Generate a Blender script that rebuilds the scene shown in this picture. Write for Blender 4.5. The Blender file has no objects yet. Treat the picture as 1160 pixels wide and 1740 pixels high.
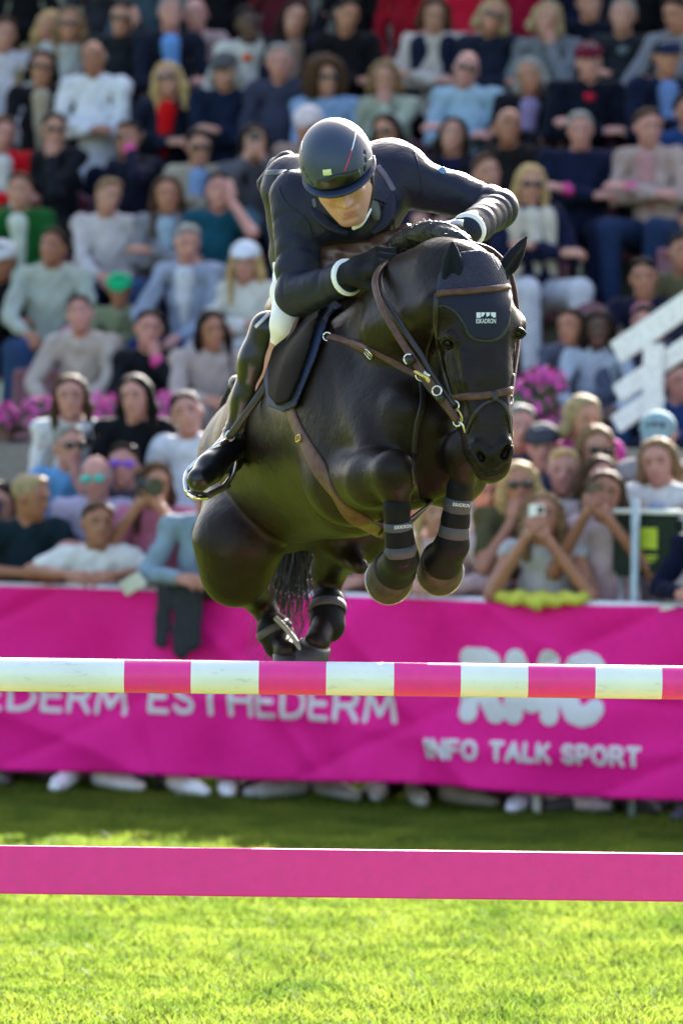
import bpy, bmesh, math, random
import numpy as np
from mathutils import Vector, Matrix
from mathutils.bvhtree import BVHTree
random.seed(7); rng = np.random.default_rng(7)
SC = bpy.context.scene
COL = SC.collection
R_ = math.radians

# ------------------------------------------------------------------ camera, sky, sun, exposure
FPX = 9300.0                                  # focal length in photo pixels (photo 1160 x 1740)
CAMP = np.array([0.0, -15.0, 2.0])
PITCH, ROLL = math.atan(199.0/FPX), R_(0.69)
cam = bpy.data.cameras.new('camera'); cam_o = bpy.data.objects.new('camera', cam); COL.objects.link(cam_o)
CR = Matrix.Rotation(R_(90)-PITCH, 3, 'X') @ Matrix.Rotation(ROLL, 3, 'Z')
cam_o.matrix_world = Matrix.Translation(Vector(CAMP)) @ CR.to_4x4()
cam.sensor_fit = 'VERTICAL'; cam.sensor_height = 36.0; cam.sensor_width = 24.0
cam.lens = FPX/1740.0*36.0
cam.clip_start = 0.5; cam.clip_end = 2000
cam.dof.use_dof = True; cam.dof.focus_distance = 15.33; cam.dof.aperture_fstop = 4.0
SC.camera = cam_o
SUN_EL, SUN_AZ = 27.0, 14.0                   # sun behind the stand, a little to the right of the lens axis (azimuth from +Y towards +X)
w = bpy.data.worlds.new('World'); SC.world = w; w.use_nodes = True
nt = w.node_tree; bg = nt.nodes['Background']; sky = nt.nodes.new('ShaderNodeTexSky')
sky.sky_type = 'NISHITA'; sky.sun_disc = False; sky.sun_elevation = R_(SUN_EL); sky.sun_rotation = R_(SUN_AZ); sky.dust_density = 4.0; sky.ozone_density = 0.6
nt.links.new(sky.outputs[0], bg.inputs[0]); bg.inputs[1].default_value = 0.085
sun = bpy.data.lights.new('sun', 'SUN'); sun_o = bpy.data.objects.new('sun', sun); COL.objects.link(sun_o)
sun.energy = 5.0; sun.angle = R_(0.55); sun.color = (1.0, 0.95, 0.87)
sd = Vector((math.sin(R_(SUN_AZ))*math.cos(R_(SUN_EL)), math.cos(R_(SUN_AZ))*math.cos(R_(SUN_EL)), math.sin(R_(SUN_EL))))
sun_o.rotation_euler = sd.to_track_quat('Z', 'Y').to_euler()
sun_o.location = (0, 0, 20)
SC.view_settings.view_transform = 'Standard'; SC.view_settings.look = 'None'
SC.view_settings.gamma = 1.0; SC.view_settings.use_curve_mapping = False
SC.view_settings.exposure = 2.8
SC.cycles.use_denoising = True
SC.cycles.max_bounces = 6; SC.cycles.transparent_max_bounces = 6
SC.cycles.caustics_reflective = False; SC.cycles.caustics_refractive = False

# ------------------------------------------------------------------ helpers
CRN = np.array(CR)
def ray(px, py):
    """direction of the sight line through a point of the photograph"""
    d = CRN @ np.array([(px-580.0)/FPX, -(py-870.0)/FPX, -1.0])
    return d
def P(px, py, Y):
    """the place in the world seen at that photo point at depth Y behind the jump"""
    d = ray(px, py); return CAMP + d*((Y-CAMP[1])/d[1])
def topx(p):
    q = (np.asarray(p)-CAMP) @ CRN
    return 580.0+FPX*q[..., 0]/-q[..., 2], 870.0-FPX*q[..., 1]/-q[..., 2]

MATS = {}
def mat(name, color, rough=0.6, metal=0.0, noise=0.12, nscale=30.0, bump=0.0, bscale=200.0, sheen=0.0, spec=0.5, coat=0.0, trans=0.0, sss=0.0, color2=None, detail=4.0, coords='Object', tcol=None):
    key = name
    if key in MATS: return MATS[key]
    m = bpy.data.materials.new(name); m.use_nodes = True
    t = m.node_tree; b = t.nodes['Principled BSDF']
    b.inputs['Roughness'].default_value = rough; b.inputs['Metallic'].default_value = metal
    b.inputs['Specular IOR Level'].default_value = spec
    b.inputs['Sheen Weight'].default_value = sheen; b.inputs['Coat Weight'].default_value = coat
    b.inputs['Coat Roughness'].default_value = 0.12
    if sss: 
        b.inputs['Subsurface Weight'].default_value = sss; b.inputs['Subsurface Radius'].default_value = (0.012, 0.004, 0.002)
    tc = t.nodes.new('ShaderNodeTexCoord')
    n = t.nodes.new('ShaderNodeTexNoise'); n.inputs['Scale'].default_value = nscale; n.inputs['Detail'].default_value = detail
    t.links.new(tc.outputs[coords], n.inputs['Vector'])
    r = t.nodes.new('ShaderNodeValToRGB'); c = np.array(color[:3])
    c2 = np.array(color2[:3]) if color2 is not None else c*(1+noise)
    c1 = c if color2 is not None else c*(1-noise)
    r.color_ramp.elements[0].position = 0.32; r.color_ramp.elements[1].position = 0.68
    r.color_ramp.elements[0].color = (*c1, 1); r.color_ramp.elements[1].color = (*np.clip(c2, 0, 1), 1)
    t.links.new(n.outputs['Fac'], r.inputs[0]); t.links.new(r.outputs[0], b.inputs['Base Color'])
    if bump:
        n2 = t.nodes.new('ShaderNodeTexNoise'); n2.inputs['Scale'].default_value = bscale; n2.inputs['Detail'].default_value = 3
        t.links.new(tc.outputs[coords], n2.inputs['Vector'])
        bp = t.nodes.new('ShaderNodeBump'); bp.inputs['Strength'].default_value = bump; bp.inputs['Distance'].default_value = 0.01
        t.links.new(n2.outputs['Fac'], bp.inputs['Height']); t.links.new(bp.outputs[0], b.inputs['Normal'])
    if trans:
        tr = t.nodes.new('ShaderNodeBsdfTranslucent'); mx = t.nodes.new('ShaderNodeMixShader'); mx.inputs[0].default_value = trans
        t.links.new(r.outputs[0], tr.inputs[0]) if tcol is None else setattr(tr.inputs[0], 'default_value', (*tcol, 1)); t.links.new(b.outputs[0], mx.inputs[1]); t.links.new(tr.outputs[0], mx.inputs[2])
        t.links.new(mx.outputs[0], t.nodes['Material Output'].inputs[0])
    MATS[key] = m
    return m

def scuff(m, color, amount=0.5, scale=9.0, lo=0.56, hi=0.72, stretch=(1, 1, 1)):
    """dirt and rub marks over a painted thing"""
    t = m.node_tree; b = t.nodes['Principled BSDF']; src = b.inputs['Base Color'].links[0].from_socket
    tc = t.nodes.new('ShaderNodeTexCoord'); mp_ = t.nodes.new('ShaderNodeMapping'); mp_.inputs['Scale'].default_value = stretch
    n = t.nodes.new('ShaderNodeTexNoise'); n.inputs['Scale'].default_value = scale; n.inputs['Detail'].default_value = 8; n.inputs['Roughness'].default_value = .65
    r = t.nodes.new('ShaderNodeMapRange'); r.inputs['From Min'].default_value = lo; r.inputs['From Max'].default_value = hi; r.inputs['To Max'].default_value = amount
    mx = t.nodes.new('ShaderNodeMixRGB'); mx.inputs[2].default_value = (*color, 1)
    t.links.new(tc.outputs['Object'], mp_.inputs['Vector']); t.links.new(mp_.outputs[0], n.inputs['Vector']); t.links.new(n.outputs['Fac'], r.inputs['Value']); t.links.new(r.outputs[0], mx.inputs[0])
    t.links.new(src, mx.inputs[1]); t.links.new(mx.outputs[0], b.inputs['Base Color']); return m
def tag(o, label=None, cat=None, group=None, kind=None):
    if label: o['label'] = label
    if cat: o['category'] = cat
    if group: o['group'] = group
    if kind: o['kind'] = kind
    return o
def link(name, data, parent=None, loc=None):
    o = bpy.data.objects.new(name, data); COL.objects.link(o)
    if loc is not None: o.location = loc
    if parent is not None: o.parent = parent
    return o
def empty(name, loc=(0, 0, 0)):
    o = link(name, None, None, loc); o.empty_display_size = 0.1; return o
def npmesh(name, V, F, m=None, smooth=True):
    """mesh from numpy vertices and an (n,3) or (n,4) face array"""
    V = np.asarray(V, dtype=np.float32); F = np.asarray(F, dtype=np.int32)
    me = bpy.data.meshes.new(name); n, k = F.shape
    me.vertices.add(len(V)); me.vertices.foreach_set('co', V.ravel())
    me.loops.add(n*k); me.loops.foreach_set('vertex_index', F.ravel())
    me.polygons.add(n); me.polygons.foreach_set('loop_start', np.arange(0, n*k, k, dtype=np.int32))
    if smooth: me.polygons.foreach_set('use_smooth', np.ones(n, dtype=bool))
    me.update(calc_edges=True); me.validate()
    if m is not None: me.materials.append(m)
    return me
def bm_mesh(name, bm, m=None, smooth=False):
    me = bpy.data.meshes.new(name); bm.normal_update(); bm.to_mesh(me); bm.free()
    if smooth: me.polygons.foreach_set('use_smooth', np.ones(len(me.polygons), dtype=bool))
    if m is not None: me.materials.append(m)
    return me
def under(child, parent):
    """parent a child that was built in world coordinates to a thing whose origin stands elsewhere"""
    child.parent = parent
    child.matrix_parent_inverse = parent.matrix_basis.inverted()
    return child
def add_box(bm, c, s, rot=None, mi=0, bevel=0.0):
    r = bmesh.ops.create_cube(bm, size=1.0)
    M = Matrix.Translation(Vector(c)) @ (rot.to_4x4() if rot else Matrix.Identity(4)) @ Matrix.Diagonal((*s, 1))
    bmesh.ops.transform(bm, matrix=M, verts=r['verts'])
    fs = {f for v in r['verts'] for f in v.link_faces}
    for f in fs: f.material_index = mi
    if bevel:
        es = list({e for v in r['verts'] for e in v.link_edges})
        bmesh.ops.bevel(bm, geom=es, offset=bevel, segments=2, affect='EDGES', clamp_overlap=True)
def tube(pts, radii, n=10, closed_ends=True):
    """V, F of a round tube along points"""
    pts = np.asarray(pts, float); k = len(pts); radii = np.broadcast_to(np.asarray(radii, float), (k,))
    T = np.gradient(pts, axis=0); T /= np.linalg.norm(T, axis=1)[:, None]+1e-9
    up = np.array([0.31, 0.17, 0.93]); V = []; U = None
    for i in range(k):
        if U is None: U = np.cross(T[i], up); 
        U = U-T[i]*np.dot(U, T[i]); U /= np.linalg.norm(U)+1e-9; W = np.cross(T[i], U)
        a = np.linspace(0, 2*np.pi, n, endpoint=False)
        V.append(pts[i]+radii[i]*(np.cos(a)[:, None]*U+np.sin(a)[:, None]*W))
    V = np.concatenate(V); F = []
    for i in range(k-1):
        for j in range(n):
            F.append((i*n+j, i*n+(j+1) % n, (i+1)*n+(j+1) % n, (i+1)*n+j))
    if closed_ends:
        V = np.vstack([V, pts[0], pts[-1]]); a, b = len(V)-2, len(V)-1
        for j in range(n):
            F.append((a, (j+1) % n, j, j)); F.append((b, (k-1)*n+j, (k-1)*n+(j+1) % n, (k-1)*n+(j+1) % n))
    return V, F
def tube_obj(name, pts, radii, m, parent=None, n=10):
    V, F = tube(pts, radii, n)
    bm = bmesh.new(); vs = [bm.verts.new(v) for v in V]
    for f in F:
        q = []
        for i in f:
            if i not in q: q.append(i)
        try: bm.faces.new([vs[i] for i in q])
        except ValueError: pass
    o = link(name, bm_mesh(name, bm, m, True))
    if parent is not None: under(o, parent)
    return o
def spline(pts, n=8):
    """Catmull-Rom through the points, n steps a span"""
    p = np.asarray(pts, float); p = np.vstack([2*p[0]-p[1], p, 2*p[-1]-p[-2]]); out = []
    for i in range(1, len(p)-2):
        for t in np.linspace(0, 1, n, endpoint=False):
            a, b, c, d = p[i-1], p[i], p[i+1], p[i+2]
            out.append(0.5*(2*b+(c-a)*t+(2*a-5*b+4*c-d)*t*t+(3*b-a-3*c+d)*t**3))
    out.append(p[-2]); return np.array(out)

# ------------------------------------------------------------------ implicit bodies: blended limbs turned into one continuous surface
def _dist(pr, x, y, z):
    kind = pr[0]
    if kind == 'c':
        _, a, b, ra, rb, fl = pr[:6]
        ba = b-a; L2 = float(ba@ba)+1e-12
        qx, qy, qz = x-a[0], y-a[1], z-a[2]
        t = np.clip((qx*ba[0]+qy*ba[1]+qz*ba[2])/L2, 0, 1)
        qx = qx-t*ba[0]; qy = qy-t*ba[1]; qz = qz-t*ba[2]
        s = qx*qx+qy*qy+qz*qz
        if fl is not None:
            v, ratio = fl; c = qx*v[0]+qy*v[1]+qz*v[2]
            s = s+c*c*(1.0/ratio**2-1.0)
        r = ra+(rb-ra)*t
        return np.sqrt(np.maximum(s, 0))-r
    if kind == 'e':
        _, c, rad, M = pr[:4]
        qx, qy, qz = x-c[0], y-c[1], z-c[2]
        u = (qx*M[0][0]+qy*M[0][1]+qz*M[0][2]); v = (qx*M[1][0]+qy*M[1][1]+qz*M[1][2]); w_ = (qx*M[2][0]+qy*M[2][1]+qz*M[2][2])
        k0 = np.sqrt((u/rad[0])**2+(v/rad[1])**2+(w_/rad[2])**2)
        k1 = np.sqrt((u/rad[0]**2)**2+(v/rad[1]**2)**2+(w_/rad[2]**2)**2)+1e-9
        return k0*(k0-1.0)/k1
EYE = np.eye(3)
def cone(a, b, ra, rb=None, k=0.03, flat=None, sub=False):
    a = np.asarray(a, float); b = np.asarray(b, float); rb = ra if rb is None else rb
    if flat is not None:
        v = np.asarray(flat[0], float); flat = (v/np.linalg.norm(v), flat[1])
    return ['c', a, b, ra, rb, flat, k, sub]
def ell(c, rad, M=None, k=0.03, sub=False):
    rad = (rad,)*3 if np.isscalar(rad) else rad
    return ['e', np.asarray(c, float), rad, EYE if M is None else np.asarray(M, float), None, None, k, sub]
def chain(pts, radii, k=0.03, flat=None):
    return [cone(pts[i], pts[i+1], radii[i], radii[i+1], k, flat) for i in range(len(pts)-1)]
def _bounds(pr):
    if pr[0] == 'c':
        m = max(pr[3], pr[4])
        if pr[5] is not None: m *= max(1.0, pr[5][1])
        return np.minimum(pr[1], pr[2])-m, np.maximum(pr[1], pr[2])+m
    m = max(pr[2]); return pr[1]-m, pr[1]+m
class Field:
    def __init__(self, prims, h, pad=0.0, lo=None, hi=None):
        bs = [_bounds(p) for p in prims if not p[7]]
        self.lo = np.min([b[0] for b in bs], 0)-pad-2*h if lo is None else np.asarray(lo, float)
        hi = np.max([b[1] for b in bs], 0)+pad+2*h if hi is None else np.asarray(hi, float)
        self.h = h; self.n = np.maximum(np.ceil((hi-self.lo)/h).astype(int)+1, 3)
        self.ax = [self.lo[i]+h*np.arange(self.n[i]) for i in range(3)]
        self.d = np.full(self.n, 0.25, dtype=np.float32)
        for p in prims: self.add(p)
    def add(self, pr):
        k, sub = pr[6], pr[7]; lo, hi = _bounds(pr); mrg = k+3*self.h
        i0 = np.clip(np.floor((lo-mrg-self.lo)/self.h).astype(int), 0, self.n-1); i1 = np.clip(np.ceil((hi+mrg-self.lo)/self.h).astype(int)+1, 1, self.n)
        if np.any(i1 <= i0): return
        x = self.ax[0][i0[0]:i1[0], None, None]; y = self.ax[1][None, i0[1]:i1[1], None]; z = self.ax[2][None, None, i0[2]:i1[2]]
        s = np.s_[i0[0]:i1[0], i0[1]:i1[1], i0[2]:i1[2]]
        b = _dist(pr, x, y, z).astype(np.float32); a = self.d[s]
        if sub: a = -a
        hh = np.clip(0.5+0.5*(b-a)/max(k, 1e-5), 0, 1)
        r = a*hh+b*(1-hh)-k*hh*(1-hh) if not sub else None
        if sub:                                   # smooth a minus b = -(smooth union of -a and b)
            r = -(a*hh+b*(1-hh)-k*hh*(1-hh))
        self.d[s] = r
    def blur(self, r, it=2):
        for _ in range(it):
            for ax in range(3):
                p = np.pad(self.d, [(r+1, r) if a == ax else (0, 0) for a in range(3)], mode='edge'); c = np.cumsum(p, axis=ax, dtype=np.float64)
                n = self.d.shape[ax]
                self.d = ((np.take(c, range(2*r+1, 2*r+1+n), axis=ax)-np.take(c, range(0, n), axis=ax))/(2*r+1)).astype(np.float32)
        return self
    def grid(self):
        return np.meshgrid(*self.ax, indexing='ij')
def surf(d, lo, h):
    """surface nets"""
    s = d < 0
    nx, ny, nz = d.shape
    c = np.zeros((nx-1, ny-1, nz-1), np.int8)
    for dx in (0, 1):
        for dy in (0, 1):
            for dz in (0, 1):
                c += s[dx:nx-1+dx, dy:ny-1+dy, dz:nz-1+dz]
    I, J, K = np.nonzero((c > 0) & (c < 8)); n = len(I)
    idx = np.full(c.shape, -1, np.int32); idx[I, J, K] = np.arange(n)
    acc = np.zeros((n, 3)); cnt = np.zeros(n)
    cor = [(a, b, e) for a in (0, 1) for b in (0, 1) for e in (0, 1)]
    val = {q: d[I+q[0], J+q[1], K+q[2]].astype(float) for q in cor}
    for q in cor:
        for ax in range(3):
            if q[ax] == 0:
                r = list(q); r[ax] = 1; r = tuple(r)
                a, b = val[q], val[r]; m = (a < 0) != (b < 0)
                t = np.where(m, a/np.where(m, a-b, 1), 0)
                p = np.array(q, float)[None].repeat(n, 0); p[:, ax] += t
                acc += p*m[:, None]; cnt += m
    V = (acc/np.maximum(cnt, 1)[:, None]+np.stack([I, J, K], 1))*h+lo
    F = []
    for ax in range(3):
        o = [a for a in range(3) if a != ax]
        sl0 = [slice(None)]*3; sl1 = [slice(None)]*3; sl0[ax] = slice(0, -1); sl1[ax] = slice(1, None)
        e0, e1 = s[tuple(sl0)], s[tuple(sl1)]
        ch = e0 != e1
        e = np.argwhere(ch); e = e[(e[:, o[0]] > 0) & (e[:, o[1]] > 0) & (e[:, o[0]] < d.shape[o[0]]-1) & (e[:, o[1]] < d.shape[o[1]]-1)]
        inside0 = e0[e[:, 0], e[:, 1], e[:, 2]]
        def cell(a, b):
            q = e.copy(); q[:, o[0]] += a; q[:, o[1]] += b; return idx[q[:, 0], q[:, 1], q[:, 2]]
        quad = np.stack([cell(-1, -1), cell(0, -1), cell(0, 0), cell(-1, 0)], 1)
        flip = inside0 if ax != 1 else ~inside0
        quad[~flip] = quad[~flip][:, ::-1]
        F.append(quad)
    F = np.concatenate(F); F = F[(F >= 0).all(1)]
    return V, F
def relax(V, F, it=1, f=0.5):
    e = np.concatenate([F[:, [0, 1]], F[:, [1, 2]], F[:, [2, 3]], F[:, [3, 0]]])
    for _ in range(it):
        acc = np.zeros_like(V); cnt = np.zeros(len(V))
        for a, b in ((0, 1), (1, 0)):
            for q in range(3): acc[:, q] += np.bincount(e[:, a], V[e[:, b], q], len(V))
            cnt += np.bincount(e[:, a], minlength=len(V))
        V = V*(1-f)+f*acc/np.maximum(cnt, 1)[:, None]
    return V
def body(prims, h, m, name, parent=None, it=1, field=None):
    f = field or Field(prims, h)
    V, F = surf(f.d, f.lo, f.h); V = relax(V, F, it)
    o = link(name, npmesh(name, V, F, m))
    if parent is not None: under(o, parent)
    return o
def bvh_of(*objs):
    V = []; F = []; k = 0
    for o in objs:
        me = o.data; M = o.matrix_world if o.parent is None else o.matrix_parent_inverse.inverted() @ Matrix.Identity(4)
        V += [v.co.copy() for v in me.vertices]; F += [[i+k for i in p.vertices] for p in me.polygons]; k = len(V)
    return BVHTree.FromPolygons(V, F)
def hit(bvh, px, py):
    d = Vector(ray(px, py)).normalized()
    loc, nrm, i, dist = bvh.ray_cast(Vector(CAMP), d)
    return loc, nrm
def drape(bvh, pts, step=5.0, lift=0.0, sm=2):
    """follow a line of photo points over a body; points may carry a depth for stretches hanging in the air"""
    P3 = []; N3 = []
    q = spline([p[:2] for p in pts], 12)
    seg = np.concatenate([[0], np.cumsum(np.linalg.norm(np.diff(q, axis=0), axis=1))])
    for s in np.linspace(0, seg[-1], max(3, int(seg[-1]/step)+1)):
        x = np.interp(s, seg, q[:, 0]); y = np.interp(s, seg, q[:, 1])
        loc, nrm = hit(bvh, x, y)
        if loc is not None: P3.append(np.array(loc)); N3.append(np.array(nrm))
    P3 = np.array(P3); N3 = np.array(N3)
    if len(P3) < 3: return P3, N3
    for _ in range(sm):
        if len(P3) > 4:
            N3[1:-1] = (N3[:-2]+N3[1:-1]+N3[2:])/3; P3[1:-1] = (P3[:-2]+2*P3[1:-1]+P3[2:])/4
    N3 /= np.linalg.norm(N3, axis=1)[:, None]+1e-9
    return P3+N3*lift, N3
def ribbon(P3, N3, width, thick, m, name, parent=None, round_=True):
    """a leather strap: rounded rectangle swept along a line lying on a surface"""
    P3 = np.asarray(P3, float); N3 = np.asarray(N3, float); k = len(P3)
    T = np.gradient(P3, axis=0); T /= np.linalg.norm(T, axis=1)[:, None]+1e-9
    W = np.cross(T, N3); W /= np.linalg.norm(W, axis=1)[:, None]+1e-9; N = np.cross(W, T)
    wd = np.broadcast_to(np.asarray(width, float), (k,))
    prof = [(-.5, -0.4), (-.5, .35), (-.40, .85), (-.2, 1.0), (.2, 1.0), (.40, .85), (.5, .35), (.5, -0.4)]
    V = np.concatenate([[P3[i]+W[i]*a*wd[i]+N[i]*b*thick for a, b in prof] for i in range(k)])
    n = len(prof); F = []
    for i in range(k-1):
        for j in range(n): F.append((i*n+j, i*n+(j+1) % n, (i+1)*n+(j+1) % n, (i+1)*n+j))
    F.append(tuple(range(n))[:4]); 
    bm = bmesh.new(); vs = [bm.verts.new(v) for v in V]
    for f in F[:-1]: bm.faces.new([vs[i] for i in f])
    bm.faces.new(vs[:n][::-1]); bm.faces.new(vs[-n:])
    bmesh.ops.recalc_face_normals(bm, faces=bm.faces)
    o = link(name, bm_mesh(name, bm, m, True))
    if parent is not None: under(o, parent)
    return o
def text_flat(s, size, bold=0.0, spacing=1.0):
    """outline letters as a flat mesh: V (n,2) centred, triangles"""
    cu = bpy.data.curves.new('letters', 'FONT'); cu.body = s; cu.size = size; cu.align_x = 'CENTER'; cu.align_y = 'CENTER'; cu.space_character = spacing
    cu.offset = bold; cu.resolution_u = 3
    o = bpy.data.objects.new('letters', cu); COL.objects.link(o)
    dg = bpy.context.evaluated_depsgraph_get(); me = bpy.data.meshes.new_from_object(o.evaluated_get(dg))
    bpy.data.objects.remove(o); bpy.data.curves.remove(cu)
    bm = bmesh.new(); bm.from_mesh(me); bpy.data.meshes.remove(me)
    return bm
def cut_grid(bm, step):
    xs = [v.co.x for v in bm.verts]; ys = [v.co.y for v in bm.verts]
    for lo, hi, n in ((min(xs), max(xs), Vector((1, 0, 0))), (min(ys), max(ys), Vector((0, 1, 0)))):
        t = lo+step
        while t < hi:
            bmesh.ops.bisect_plane(bm, geom=bm.verts[:]+bm.edges[:]+bm.faces[:], plane_co=n*t, plane_no=n, dist=1e-6); t += step

# ------------------------------------------------------------------ the setting
YAW = R_(28.0)
UA = np.array([math.cos(YAW), -math.sin(YAW), 0.0]); NB = np.array([math.sin(YAW), math.cos(YAW), 0.0]); B0 = np.array([0.0, 11.5, 0.0])
def W(a, b, z): return B0+UA*a+NB*b+np.array([0, 0, z])
def Q(px, py, b):
    """the place seen at a photo point, on the upright plane b metres behind the banner and parallel to it"""
    d = ray(px, py); t = (b-(CAMP-B0)@NB)/(d@NB); return CAMP+d*t
def ab(p): q = p-B0; return q@UA, q@NB, q[2]
ROTB = Matrix.Rotation(-YAW, 3, 'Z')

M_GROUND = mat('lawn_soil', (0.075, 0.115, 0.012), 1.0, nscale=5, color2=(0.13, 0.17, 0.02), bump=0.5, bscale=40, spec=0.0)
bm = bmesh.new(); bmesh.ops.create_grid(bm, x_segments=40, y_segments=40, size=300)
ground = tag(link('ground', bm_mesh('ground', bm, M_GROUND)), kind='structure')

def blades(n, xr, yr, hr, wd, seed, lean=0.5, wide=0.35):
    g = np.random.default_rng(seed)
    y = yr[0]+(yr[1]-yr[0])*g.random(n)
    half = 0.0715*(y+15)*0.95+wide
    x = (g.random(n)*2-1)*half
    h = hr[0]+(hr[1]-hr[0])*g.random(n)**1.5
    cl = np.sin(x*3.1+1.3*np.sin(y*2.3))*np.sin(y*2.7+x)+0.6*np.sin(x*8.7+y*5.1)*np.sin(y*9.3-x*4)
    h *= np.clip(1.0+0.35*cl, 0.35, 1.8)
    ang = g.random(n)*2*np.pi; dx, dy = np.cos(ang), np.sin(ang)
    la = g.random(n)*2*np.pi; L = h*lean*(0.3+g.random(n))
    lx, ly = np.cos(la)*L, np.sin(la)*L
    w2 = wd*(0.6+0.8*g.random(n))/2
    o = np.stack([x, y, np.zeros(n)-0.004], 1); s = np.stack([dx*w2, dy*w2, 0*x], 1)
    mid = o+np.stack([lx*0.35, ly*0.35, h*0.62], 1); tip = o+np.stack([lx, ly, h], 1)
    V = np.stack([o-s, o+s, mid+s*0.75, mid-s*0.75, tip], 1).reshape(-1, 3)
    b = np.arange(n)*5
    F = np.concatenate([np.stack([b, b+1, b+2, b+3], 1), np.stack([b+3, b+2, b+4, b+4], 1)])
    return V, F
def grass_mesh(name, m, *a, **k):
    V, F = blades(*a, **k)
    q = F[F[:, 2] != F[:, 3]]; t = F[F[:, 2] == F[:, 3]][:, :3]
    me = bpy.data.meshes.new(name); me.vertices.add(len(V)); me.vertices.foreach_set('co', V.astype(np.float32).ravel())
    li = np.concatenate([q.ravel(), t.ravel()]).astype(np.int32)
    me.loops.add(len(li)); me.loops.foreach_set('vertex_index', li)
    ls = np.concatenate([np.arange(len(q))*4, len(q)*4+np.arange(len(t))*3]).astype(np.int32)
    me.polygons.add(len(ls)); me.polygons.foreach_set('loop_start', ls); me.update(calc_edges=True)
    me.materials.append(m); return me
M_GRASS = mat('grass_blade', (0.062, 0.114, 0.014), 0.6, nscale=2.6, color2=(0.180, 0.230, 0.032), trans=0.6, spec=0.12, detail=9)
grass = tag(link('grass', grass_mesh('grass', M_GRASS, 230000, None, (1.2, 12.6), (0.014, 0.044), 0.0062, 3, lean=1.0)), kind='stuff')
outfield = tag(link('grass', grass_mesh('grass', M_GRASS, 110000, None, (-8.0, 14.0), (0.02, 0.05), 0.012, 4, lean=1.0, wide=4.5)), kind='stuff')

# fence with the banner
fence = empty('fence', W(0, 0.06, 0)); tag(fence, 'low white spectator fence carrying the pink banner', 'fence')
M_RAIL = mat('white_paint', (0.80, 0.80, 0.79), 0.35)
M_STEEL = mat('zinc_steel', (0.45, 0.47, 0.48), 0.35, metal=0.8)
def rail_obj(name, a0, a1, b, z, r, m, par):
    return tube_obj(name, [W(a0, b, z), W((a0+a1)/2, b, z), W(a1, b, z)], r, m, par, 10)
rail_obj('rail', -7, 7, 0.08, 1.015, 0.024, M_RAIL, fence); rail_obj('rail', -7, 7, 0.15, 0.52, 0.02, M_RAIL, fence)
for i in range(8):
    a = -6.85+i*1.96
    o = tube_obj('post', [W(a, 0.16, -0.02), W(a, 0.16, 1.0)], 0.025, M_RAIL, fence, 8)
def bdisp(a, z):
    return 1.5*(0.012*np.sin(6.2*a+5.5*z+2.0*np.sin(1.7*a))*np.sin(4.1*z+1.4*a)+0.006*np.sin(14*a-9*z+3*np.sin(2.1*a+z))+0.014*np.sin(1.9*a+0.4)+0.010*np.sin(5.3*a+2.0*z)*(1.1-z)+0.007*np.sin(3.1*a-6.5*z+1.0)+0.012*(1-z)*np.sin(9.1*a+1.1*np.sin(2.3*a))
            +0.016*(1-np.abs(np.sin(2.6*a+3.4*z+.8*np.sin(2*a))))**5-0.014*(1-np.abs(np.sin(1.9*a-4.2*z+1.0)))**6+0.010*np.exp(-((z-0.42+0.12*np.sin(1.3*a))/0.05)**2)-0.012*np.exp(-((z-0.55-0.08*np.sin(1.1*a+1))/0.04)**2)
            +0.02*np.exp(-((a-0.48-0.35*(z-0.3))/0.035)**2)*(1.15-z)-0.016*np.exp(-((a+1.25+0.5*(z-0.5))/0.05)**2)*(1.15-z))
def banner_pt(a, z, lift=0.0): return W(a, 0.02-bdisp(a, z)-lift, z)
na, nz = 420, 44
A = np.linspace(-7, 7, na); Z = np.linspace(0, 1, nz)
AA, ZZ = np.meshgrid(A, Z, indexing='ij')
bot = 0.115+0.012*np.sin(1.7*AA+1)+0.008*np.sin(4.1*AA); top = 1.03+0.006*np.sin(3.3*AA)-0.012*np.abs(np.sin(1.6*AA+.5))
ZW = bot+(top-bot)*ZZ
Vb = B0+AA[..., None]*UA+(0.02-bdisp(AA, ZW))[..., None]*NB; Vb[..., 2] = ZW
ix = np.arange(na*nz).reshape(na, nz)
Fb = np.stack([ix[:-1, :-1], ix[1:, :-1], ix[1:, 1:], ix[:-1, 1:]], -1).reshape(-1, 4)
M_BAN = mat('banner_vinyl', (0.92, 0.016, 0.30), 0.5, noise=0.05, trans=0.17, spec=0.12, tcol=(.85, .05, .42))
banner = link('banner', npmesh('banner', Vb.reshape(-1, 3), Fb, M_BAN)); tag(banner, 'long pink sponsor banner with white lettering hung along the fence', 'banner')
sol = banner.modifiers.new('thickness', 'SOLIDIFY'); sol.thickness = 0.0015; sol.offset = 1
M_LET = mat('banner_print', (0.80, 0.80, 0.82), 0.5, noise=0.03, trans=0.25)
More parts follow.
